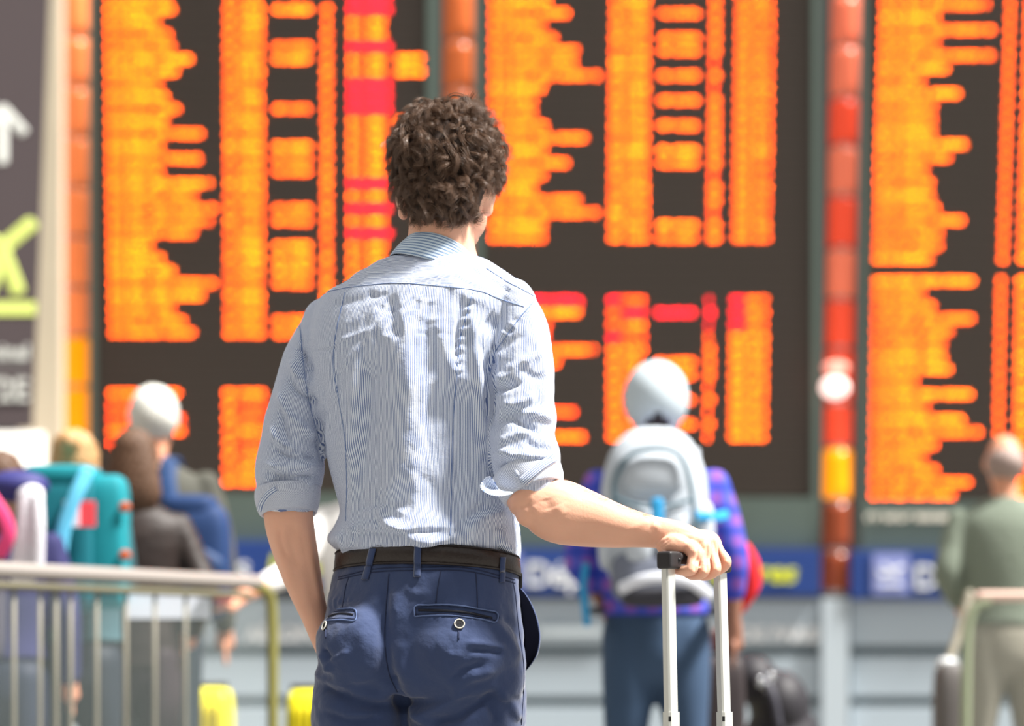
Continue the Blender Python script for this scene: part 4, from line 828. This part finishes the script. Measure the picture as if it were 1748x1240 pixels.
# ---- trousers
TR = 24
hips = [(578, 882, 4.13, 100, 962, TR, .12, .06), (573, 884, 4.13, 106, 975, TR, .12, .06), (566, 886, 4.13, 110, 990, TR, .10, .05), (556, 888, 4.13, 118, 1030, TR, .06, .02), (548, 892, 4.13, 124, 1070, TR, .0, 0), (540, 896, 4.13, 124, 1120, TR, 0, 0), (536, 897, 4.13, 116, 1160, TR, 0, 0), (545, 890, 4.13, 95, 1190, TR, 0, 0)]
me = union('trousers', [loft_vf(hips, 56, 50), pellip(622, 1105, 4.075, 84, 72, 80), pellip(782, 1108, 4.055, 108, 78, 88),
  ptube([(622, 1130, 4.14, 80, 100), (617, 1190, 4.14, 84, 100), (614, 1250, 4.14, 81, 96), (622, 1400, 4.14, 72, 80), (640, 1600, 4.14, 60, 66), (652, 1790, 4.15, 52, 58), (656, 1925, 4.15, 50, 62)], n=50, seg=36, round_ends=False),
  ptube([(800, 1130, 4.12, 92, 108), (797, 1190, 4.12, 103, 106), (795, 1250, 4.12, 101, 100), (790, 1400, 4.12, 84, 84), (786, 1600, 4.11, 66, 70), (782, 1790, 4.11, 55, 60), (780, 1925, 4.11, 52, 62)], n=50, seg=36, round_ends=False),
  pellip(588, 1150, 4.19, 46, 55, 55)], .0045, 8, .5)
folds(me, [
  ([(663, 985), (659, 1040), (657, 1100), (664, 1150), (680, 1185)], 10, -5, 14), ([(664, 1150), (680, 1190), (700, 1215)], 12, -8),
  ([(535, 1165), (580, 1185), (630, 1203), (680, 1205)], 7, -9, 12), ([(533, 1148), (560, 1160), (600, 1175)], 9, 4), ([(545, 1210), (600, 1232), (660, 1225)], 8, -5), ([(538, 1200), (590, 1222), (640, 1218)], 7, 3),
  ([(545, 1112), (556, 1135), (565, 1150)], 6, 4), ([(552, 1108), (566, 1128)], 5, -4), ([(560, 1150), (566, 1130), (600, 1110)], 5, 3), ([(540, 1125), (552, 1150), (572, 1160)], 6, -3),
  ([(700, 1225), (740, 1215), (790, 1185), (820, 1175)], 10, 6), ([(730, 1235), (780, 1225), (820, 1200), (860, 1180)], 9, -7), ([(765, 1190), (800, 1160), (850, 1140)], 10, 4), ([(765, 1165), (790, 1145), (830, 1132)], 8, -4),
  ([(800, 1108), (830, 1112), (862, 1116)], 5, -4), ([(790, 1098), (830, 1100), (870, 1110)], 6, 2.5), ([(760, 1115), (775, 1120), (790, 1115)], 6, 2), ([(690, 1000), (710, 1015), (740, 1012)], 8, 2),
  ([(840, 1060), (870, 1090), (890, 1130)], 7, 3), ([(855, 1050), (880, 1075), (893, 1110)], 5, -3), ([(845, 1180), (870, 1200), (890, 1235)], 8, 4), ([(835, 1200), (850, 1235)], 8, -4), ([(640, 1010), (620, 1060), (620, 1110)], 16, 2),
  ([(690, 1090), (680, 1130), (700, 1170)], 14, 3), ([(700, 1200), (715, 1225), (735, 1240)], 7, 6), ([(676, 1010), (670, 1050)], 12, 2.5),
] + [([(566+i*8, 1040), (563+i*8, 1030), (566+i*8, 1020)], 2.5, 1.6) for i in range(5)] + [([(722+i*14, 1052+i*.6), (721+i*14, 1060+i*.6)], 4, 1.4) for i in range(9)] + [([(722+i*14, 1036+i*.6), (721+i*14, 1028+i*.6)], 4, 1.2) for i in range(9)], .35, 1.6)
C = coords(me); C = rnd_folds(C, normals(me), .0034, 14, (1, 1), 9.7); me.vertices.foreach_set('co', C.ravel()); me.update()
navy = mat('trouser_cotton', (49, 66, 106), rough=.82, noise=.13, nscale=12, bump=.18, bscale=70, sheen=.35)
trousers = link('trousers', me, man, [navy]); tm = me
bt = bvh_of([tm]); dthread = mat('trouser_seam', (34, 44, 74), rough=.8); lthread = mat('trouser_stitch', (92, 110, 152), rough=.8)
for s in ([(664, 980), (659, 1040), (657, 1098), (664, 1150), (678, 1182)], [(596, 984), (590, 1005), (584, 1040)], [(753, 974), (748, 1000), (744, 1030)], [(812, 978), (814, 1005), (815, 1038)],
          [(875, 992), (880, 1020), (884, 1065), (889, 1100), (894, 1140), (893, 1190), (890, 1238)], [(578, 986), (640, 972), (720, 969), (800, 971), (878, 990)], [(577, 990), (640, 977), (720, 974), (800, 976), (879, 996)]):
    seam('seam', bt, s, .0009, trousers, dthread)
# welt pockets
def welt(px0, py0, px1, py1, px2, py2, slit, btn, hole, lab):
    pk = empty('back_pocket', (0, 0, 0)); pk.parent = trousers; pk.location = (0, 0, 0)
    # trousers sits at world origin coordinates
    return pk
def rect_seam(pts, parent, r, m, nm='pocket_edge'): return seam(nm, bt, pts, r, parent, m, off=.0008)
# left pocket (partly round the hip), right pocket
for fr, sl, bpos, br, hole in (
    ([(560, 1044), (582, 1041), (606, 1042), (606, 1060), (582, 1059), (556, 1061)], [(556, 1056), (570, 1050), (586, 1048), (603, 1050)], (556, 1070), (4.5, 8), [(556, 1076), (556, 1090)]),
    ([(708, 1053), (709, 1036), (730, 1033), (780, 1034), (830, 1042), (848, 1047), (846, 1063), (820, 1058), (760, 1051), (708, 1053)], [(714, 1042), (760, 1043), (800, 1047), (840, 1056)], (784, 1067), (8.5, 8.5), [(783, 1078), (783, 1092)])):
    seam('pocket_edge', bt, fr, .0013, trousers, lthread, off=.0012, n=70)
    seam('pocket_edge', bt, [(a+2, b+3 if b < (1050) else b-3) for a, b in fr], .0007, trousers, dthread, off=.001, n=70)
    seam('pocket_slit', bt, sl, .0024, trousers, mat('slit_dark', (18, 22, 38)), off=.0)
    c, n_ = snap(bt, *bpos, .002); q = n_.to_track_quat('Z', 'Y').to_matrix()
    V, F = tube_vf([c-n_*.002, c+n_*.0015], [(br[0]/1000, br[1]/1000)]*2, n=4, seg=24, up=(0, 0, 1), round_ends=False)
    bo = mesh('button', V, F, trousers, mat('button_dark', (34, 34, 38), rough=.3), smooth=False)
    V = []; F = []; seg = 24
    up = Vector((0, 0, 1)); b_ = (up-n_*up.dot(n_)).normalized(); a_ = n_.cross(b_)
    ring = [c+a_*math.cos(2*math.pi*k/seg)*br[0]/1000*.95+b_*math.sin(2*math.pi*k/seg)*br[1]/1000*.95+n_*.002 for k in range(seg)]
    V, F = tube_vf(ring+ring[:2], [.0011]*(seg+2), n=seg*2, seg=8, up=tuple(n_), round_ends=False)
    mesh('button_rim', V, F, bo, mat('button_rim', (212, 208, 196), rough=.3))
    for s in (-1, 1):
        v, f = tube_vf([c+a_*s*.0018+n_*.0012, c+a_*s*.0018+n_*.0022], [.0008]*2, n=2, seg=8, round_ends=False); mesh('button_hole', v, f, bo, mat('hole', (8, 8, 10)))
    seam('buttonhole', bt, hole, .0014, trousers, dthread, off=.0006)
# gaping side pocket at the right hip
fl_ = [(884, 1003), (897, 1018), (909, 1040), (917, 1065), (920, 1090), (916, 1115), (906, 1132), (896, 1144)]
inn = [(882, 1003), (886, 1020), (889, 1042), (891, 1066), (893, 1090), (894, 1112), (894, 1130), (894, 1142)]
V = []; n = 24; fo = cat_resample(fl_, n); fi = cat_resample(inn, n); k = 7
for i in range(n):
    for j in range(k):
        s = j/(k-1); V.append(P(fi[i][0]*(1-s)+fo[i][0]*s, fi[i][1]*(1-s)+fo[i][1]*s, 4.115+.055*s**1.5))
F = [(i*k+j, i*k+j+1, (i+1)*k+j+1, (i+1)*k+j) for i in range(n-1) for j in range(k-1)]
o = mesh('side_pocket_lining', V, F, trousers, mat('lining_dark', (8, 9, 16), rough=1.0)); MATS['lining_dark'].node_tree.nodes['Principled BSDF'].inputs['Specular IOR Level'].default_value = 0; o['label'] = 'dark lining of the gaping side pocket'; sm = o.modifiers.new('s', 'SOLIDIFY'); sm.thickness = .002
V, F = tube_vf([P(a, b, 4.168) for a, b in fl_], [.0028]*len(fl_), n=30, seg=8); mesh('side_pocket_edge', V, F, trousers, navy)

# ---- belt, loops
def waist_pt(t, px_c=728.5, hw=157, dep=110, py=965, rot=TR, kp=.12, kr=.06, grow=0.0, D=4.13, dz=0):
    th = math.radians(rot); c, s = math.cos(th), math.sin(th); sc = D/FP; w = hw*sc; b = dep/1000; a = math.sqrt(w*w-b*b*s*s)/c
    u = (a+grow)*math.cos(t); v = (b+grow)*math.sin(t); dx = u*c+v*s; dy = -u*s+v*c
    return Vector(((px_c-CX)*sc+dx, D+dy, CZ+(HY-py)*sc-kp*dy-kr*dx+dz))
belt_m = mat('belt_leather', (46, 38, 35), rough=.35, bump=.15, bscale=180, noise=.15, nscale=30)
V = []; seg = 96; prof = [(.000, -.0175), (.004, -.0165), (.0045, 0), (.004, .0165), (.000, .0175)]
for k in range(seg):
    for g, dz in prof: V.append(waist_pt(2*math.pi*k/seg, grow=g, dz=dz, hw=156-dz*100))
F = [(k*5+j, ((k+1) % seg)*5+j, ((k+1) % seg)*5+j+1, k*5+j+1) for k in range(seg) for j in range(4)]
belt = mesh('belt', V, F, man, belt_m); sm = belt.modifiers.new('s', 'SOLIDIFY'); sm.thickness = .003
for z_ in (-.0145, .0145):
    V, F = tube_vf([waist_pt(2*math.pi*k/60, grow=.0048, dz=z_, hw=156-z_*100) for k in range(61)], [.0006]*61, n=61, seg=6, round_ends=False); mesh('belt_stitching', V, F, belt, mat('belt_thread', (34, 26, 26)))
c = waist_pt(math.pi/2, grow=.008); bevel_box('buckle', c, (.028, .003, .02), .002, belt, mat('buckle_brass', (190, 180, 150), metal=1, rough=.25), rz=-math.radians(TR))
# belt end clip seen past the right hip
bevel_box('belt_clip', P(886, 992, 4.10), (.0055, .012, .013), .002, belt, mat('clip_black', (20, 20, 22), rough=.3))
bl = bvh_of([belt.data, tm])
def loop(pts, w):
    q = cat_resample(pts, 14); V = []
    for i, (a, b) in enumerate(q):
        for j in (-1, -.5, .5, 1):
            c, n_ = snap(bl, a+j*w, b, .0035 if abs(j) < .9 else .0015); V.append(c if c is not None else P(a, b, 4.0))
    F = [(i*4+j, i*4+j+1, (i+1)*4+j+1, (i+1)*4+j) for i in range(13) for j in range(3)]
    o = mesh('belt_loop', V, F, trousers, navy); sm = o.modifiers.new('s', 'SOLIDIFY'); sm.thickness = .002; sm.offset = 0
    for j in (-1, 1):
        pts2 = [V[i*4+(0 if j < 0 else 3)] for i in range(14)]; v, f = tube_vf(pts2, [.0008]*14, n=14, seg=6); mesh('loop_edge', v, f, o, dthread)
loop([(637, 937), (632, 958), (628, 975), (624, 990)], 5.2); loop([(714, 931), (713, 950), (713, 968), (712, 986)], 5.4); loop([(858, 952), (857, 965), (857, 980), (856, 995)], 4.0)
# shoes
shoe_m = mat('shoe_brown', (70, 50, 38), rough=.35)
for (x, D) in ((656, 4.15), (780, 4.11)):
    b = P(x, 0, D); V, F = tube_vf([(b.x, b.y-.06, .05), (b.x+.005, b.y+.05, .055), (b.x+.02, b.y+.20, .04)], [(.045, .048), (.05, .05), (.042, .032)], up=(0, 0, 1), n=24)
    V = [(v[0], v[1], max(v[2], 0.002)) for v in V]; mesh('shoe', V, F, man, shoe_m)

# ---- hair: dark under-layer and curled strands
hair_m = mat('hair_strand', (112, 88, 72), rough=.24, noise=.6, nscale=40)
hc = P(763, 272, DH)
cap_p = [pellip(763, 270, DH, 87, 101, 89), pellip(757, 325, DH-.045, 66, 52, 50), pellip(752, 352, DH-.055, 50, 38, 30), pellip(700, 310, DH-.01, 20, 42, 34), pellip(815, 300, DH, 26, 45, 38), pellip(795, 335, DH-.03, 30, 40, 36)]
me = union('hair', cap_p, .004, 4); C = coords(me); N = normals(me)
C = rnd_folds(C, N, .006, 45, (1, 1), 2.2); msk = (C[:, 1] > DH+.055) & (C[:, 2] < hc.z+.045); C[msk, 1] = DH+.055; me.vertices.foreach_set('co', C.ravel()); me.update()
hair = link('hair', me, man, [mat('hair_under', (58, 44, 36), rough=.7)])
hb = bvh_of([me]); crown = Vector((P(752, 0, DH).x, DH-.03, hc.z+.10))
Cn = coords(me); Nn = normals(me); xs, ys = to_px(Cn)
ok = np.where(((Cn[:, 1] < DH+.04) | (Cn[:, 2] > hc.z+.03)) & (Cn[:, 2] > hc.z-.115) & ~((xs > 816) & (ys > 296)) & ~((xs < 690) & (ys > 322)))[0]
top_ = ok[np.hypot(Cn[ok, 0]-crown.x, Cn[ok, 1]-crown.y) < .05]; top_ = top_[Cn[top_, 2] > hc.z+.05]
guides = np.concatenate([rng.choice(ok, 820, replace=False), rng.choice(top_, 90, replace=False)])
pts_all = []; cnt = []; rad = []
NPT = 15; R3 = lambda: Vector(rng.normal(size=3))
for gi in guides:
    c = Vector(Cn[gi]); n_ = Vector(Nn[gi]).normalized(); fl2 = (c-crown); fl2 -= n_*fl2.dot(n_); fl2 = fl2.normalized() if fl2.length > 1e-4 else Vector((1, 0, 0))
    fl2 = (fl2+R3()*.35+Vector((0, 0, -.25))); fl2 -= n_*fl2.dot(n_)*.9; fl2.normalize(); sd = n_.cross(fl2).normalized()
    low = max(0, min(1, (hc.z-.03-c.z)/.07)); Lg = rng.uniform(.026, .046)*(1-.25*low); r0 = rng.uniform(.005, .010)*(1-.3*low); turns = rng.uniform(.6, 1.25)*rng.choice([-1, 1]); ph = rng.uniform(0, 6.28); lift = rng.uniform(.004, .012)*(1-.5*low)
    col = rng.uniform(.6, 1.4)
    for s_ in range(38):
        o = R3()*.0019; rj = r0*rng.uniform(.9, 1.12); pj = ph+rng.normal()*.13; lj_ = Lg*rng.uniform(.8, 1.15); p = []
        fz = R3()*.0005
        for t in np.linspace(0, 1, NPT):
            a = pj+2*math.pi*turns*t; rr_ = rj*min(1, t*3)
            p.append(c+o*(.6+.6*t)+n_*(lift*math.sin(min(1, t*1.2)*2.2)+rr_*math.sin(a)*.8-.002)+fl2*(lj_*t+rr_*.5*math.cos(a))+sd*rr_*math.cos(a)+fz*math.sin(7*t+pj))
        pts_all += p; cnt.append(NPT); rad += [.00016*(1-.6*t) for t in np.linspace(0, 1, NPT)]
# fly-away hairs at the outline
for gi in rng.choice(ok, 500, replace=False):
    c = Vector(Cn[gi]); n_ = Vector(Nn[gi]).normalized(); d = (n_+R3()*.5).normalized(); bnd = R3()*.5; Lg = rng.uniform(.012, .026)
    p = [c+d*Lg*t+bnd*Lg*t*t*.6+n_*.004*math.sin(t*6) for t in np.linspace(0, 1, NPT)]; pts_all += p; cnt.append(NPT); rad += [.00009]*NPT
hcu = bpy.data.hair_curves.new('curls'); hcu.add_curves(cnt)
hcu.attributes['position'].data.foreach_set('vector', np.array([tuple(p) for p in pts_all], np.float32).ravel())
ra = hcu.attributes.get('radius') or hcu.attributes.new('radius', 'FLOAT', 'POINT'); ra.data.foreach_set('value', np.array(rad, np.float32))
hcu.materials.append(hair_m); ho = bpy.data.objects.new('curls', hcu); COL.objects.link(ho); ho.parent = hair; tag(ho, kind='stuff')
S.cycles_curves.shape = 'RIBBONS' if hasattr(S, 'cycles_curves') else 'RIBBONS'
# fine hairs along the upper edge of the right forearm
bb = bvh_of([body_me]); pa = []; cn = []; rd = []
for i in range(420):
    px = rng.uniform(958, 1110); py = np.interp(px, [958, 1000, 1050, 1110], [818, 838, 862, 882])+abs(rng.normal())*4-1
    c, n_ = snap(bb, px, py, 0)
    if c is None: continue
    d = (n_*.9+Vector((.7, 0, .3))+R3()*.25).normalized(); Lg = rng.uniform(.003, .006)
    pa += [c+d*Lg*t+Vector((.003, 0, -.002))*t*t for t in (0, .33, .66, 1)]; cn.append(4); rd += [.00004]*4
ha = bpy.data.hair_curves.new('arm_hair'); ha.add_curves(cn); ha.attributes['position'].data.foreach_set('vector', np.array([tuple(p) for p in pa], np.float32).ravel())
r_ = ha.attributes.get('radius') or ha.attributes.new('radius', 'FLOAT', 'POINT'); r_.data.foreach_set('value', np.array(rd, np.float32))
ha.materials.append(hair_m); hao = bpy.data.objects.new('arm_hair', ha); COL.objects.link(hao); hao.parent = man; hao.location = -man.location; tag(hao, kind='stuff')

# ------------------------------------------------------------------ the suitcase with its extended handle
DL, DR = 3.895, 4.005; hx0 = P(1142, 0, DL); hx1 = P(1231, 0, DR)
sc_ = empty('suitcase', ((hx0.x+hx1.x)/2, (DL+DR)/2, 0)); tag(sc_, 'cabin suitcase with extended twin-tube aluminium handle and black grip, held in the right hand', 'suitcase')
ang = math.atan2(DR-DL, hx1.x-hx0.x); alu = mat('aluminium', (228, 230, 224), rough=.28, metal=.55); black = mat('grip_black', (44, 42, 44), rough=.45)
def zat(py, D): return CZ+(HY-py)*D/FP
for X, D, lx_, t in ((hx0, DL, 1146, 0), (hx1, DR, 1238, 1)):
    bx = P(lx_, 0, D).x*0+X.x
    dxb = (4.5 if t == 0 else 7)/1000                       # the tubes lean slightly
    za, zb = zat(1216, D), zat(966, D)
    def prism(name, z0, z1, hw, hd, m, x0, x1):
        R = Matrix.Rotation(ang-math.radians(8), 3, 'Z'); V = []
        for z, xx in ((z0, x0), (z1, x1)):
            for sx, sy in ((-1, -.7), (-.75, -1), (.75, -1), (1, -.7), (1, .7), (.75, 1), (-.75, 1), (-1, .7)): V.append(Vector((xx, D, z))+R@Vector((sx*hw, sy*hd, 0)))
        F = [(i, (i+1) % 8, 8+(i+1) % 8, 8+i) for i in range(8)]+[tuple(range(8))[::-1], tuple(range(8, 16))]
        return mesh(name, V, F, sc_, m, smooth=False)
    prism('inner_tube', za-.02, zb, .0105, .0075, alu, bx+dxb*.8, bx-dxb*.3)
    ot = prism('outer_tube', .52, za, .0125, .0095, alu, bx+dxb*1.3, bx+dxb*.8)
    cc = Vector((bx+dxb-.004, D-.0115, za-.011)); bevel_box('lock_hole', cc, (.0022, .002, .004), 0, sc_, mat('hole', (8, 8, 10)))
# grip: rounded bar with squared shoulders over both tubes
R = Matrix.Rotation(ang, 3, 'Z'); mid = Vector(((hx0.x+hx1.x)/2, (DL+DR)/2, 0)); half = (Vector((hx1.x, DR, 0))-Vector((hx0.x, DL, 0))).length/2
zg = zat(957, 3.95)
parts = [tube_vf([mid+R@Vector((-half, 0, 0))+Vector((0, 0, zg)), mid+R@Vector((-half*.4, 0, .003))+Vector((0, 0, zg)), mid+R@Vector((half*.4, 0, .003))+Vector((0, 0, zg)), mid+R@Vector((half, 0, 0))+Vector((0, 0, zg))], [(.010, .013), (.011, .0135), (.011, .0135), (.010, .013)], seg=20, n=20)]
for s in (-1, 1):
    cc = mid+R@Vector((s*half, 0, 0)); cc.z = zg-.002+(-.002 if s > 0 else .0); parts.append(ellip_vf(cc, (.0165 if s < 0 else .0125, .015, .0145), R.copy(), 28, .3, .3))
me = union('grip', parts, .0015, 3); link('grip', me, sc_, [black])
V, F = ellip_vf(mid+R@Vector((-half+.006, -.0155, zg-.002)), (.0035, .0012, .0035), None, 12); mesh('release_button', V, F, sc_, mat('button_black', (22, 20, 22), rough=.4))
bodyc = mat('case_shell', (52, 58, 70), rough=.35)
superbox('shell', (mid.x, mid.y+.10, .315), (.20, .115, .275), sc_, bodyc, .22, rot=R)
superbox('top_handle', Vector((mid.x, mid.y+.10, .60)), (.07, .012, .012), sc_, black, .5, rot=R)
for sx in (-1, 1):
    for sy in (-1, 1):
        c = mid+Vector((0, .10, 0))+R@Vector((sx*.15, sy*.07, 0)); V, F = tube_vf([c+Vector((-.012, 0, .028)), c+Vector((.012, 0, .028))], [.028]*2, n=4, seg=16); mesh('wheel', V, F, sc_, black)
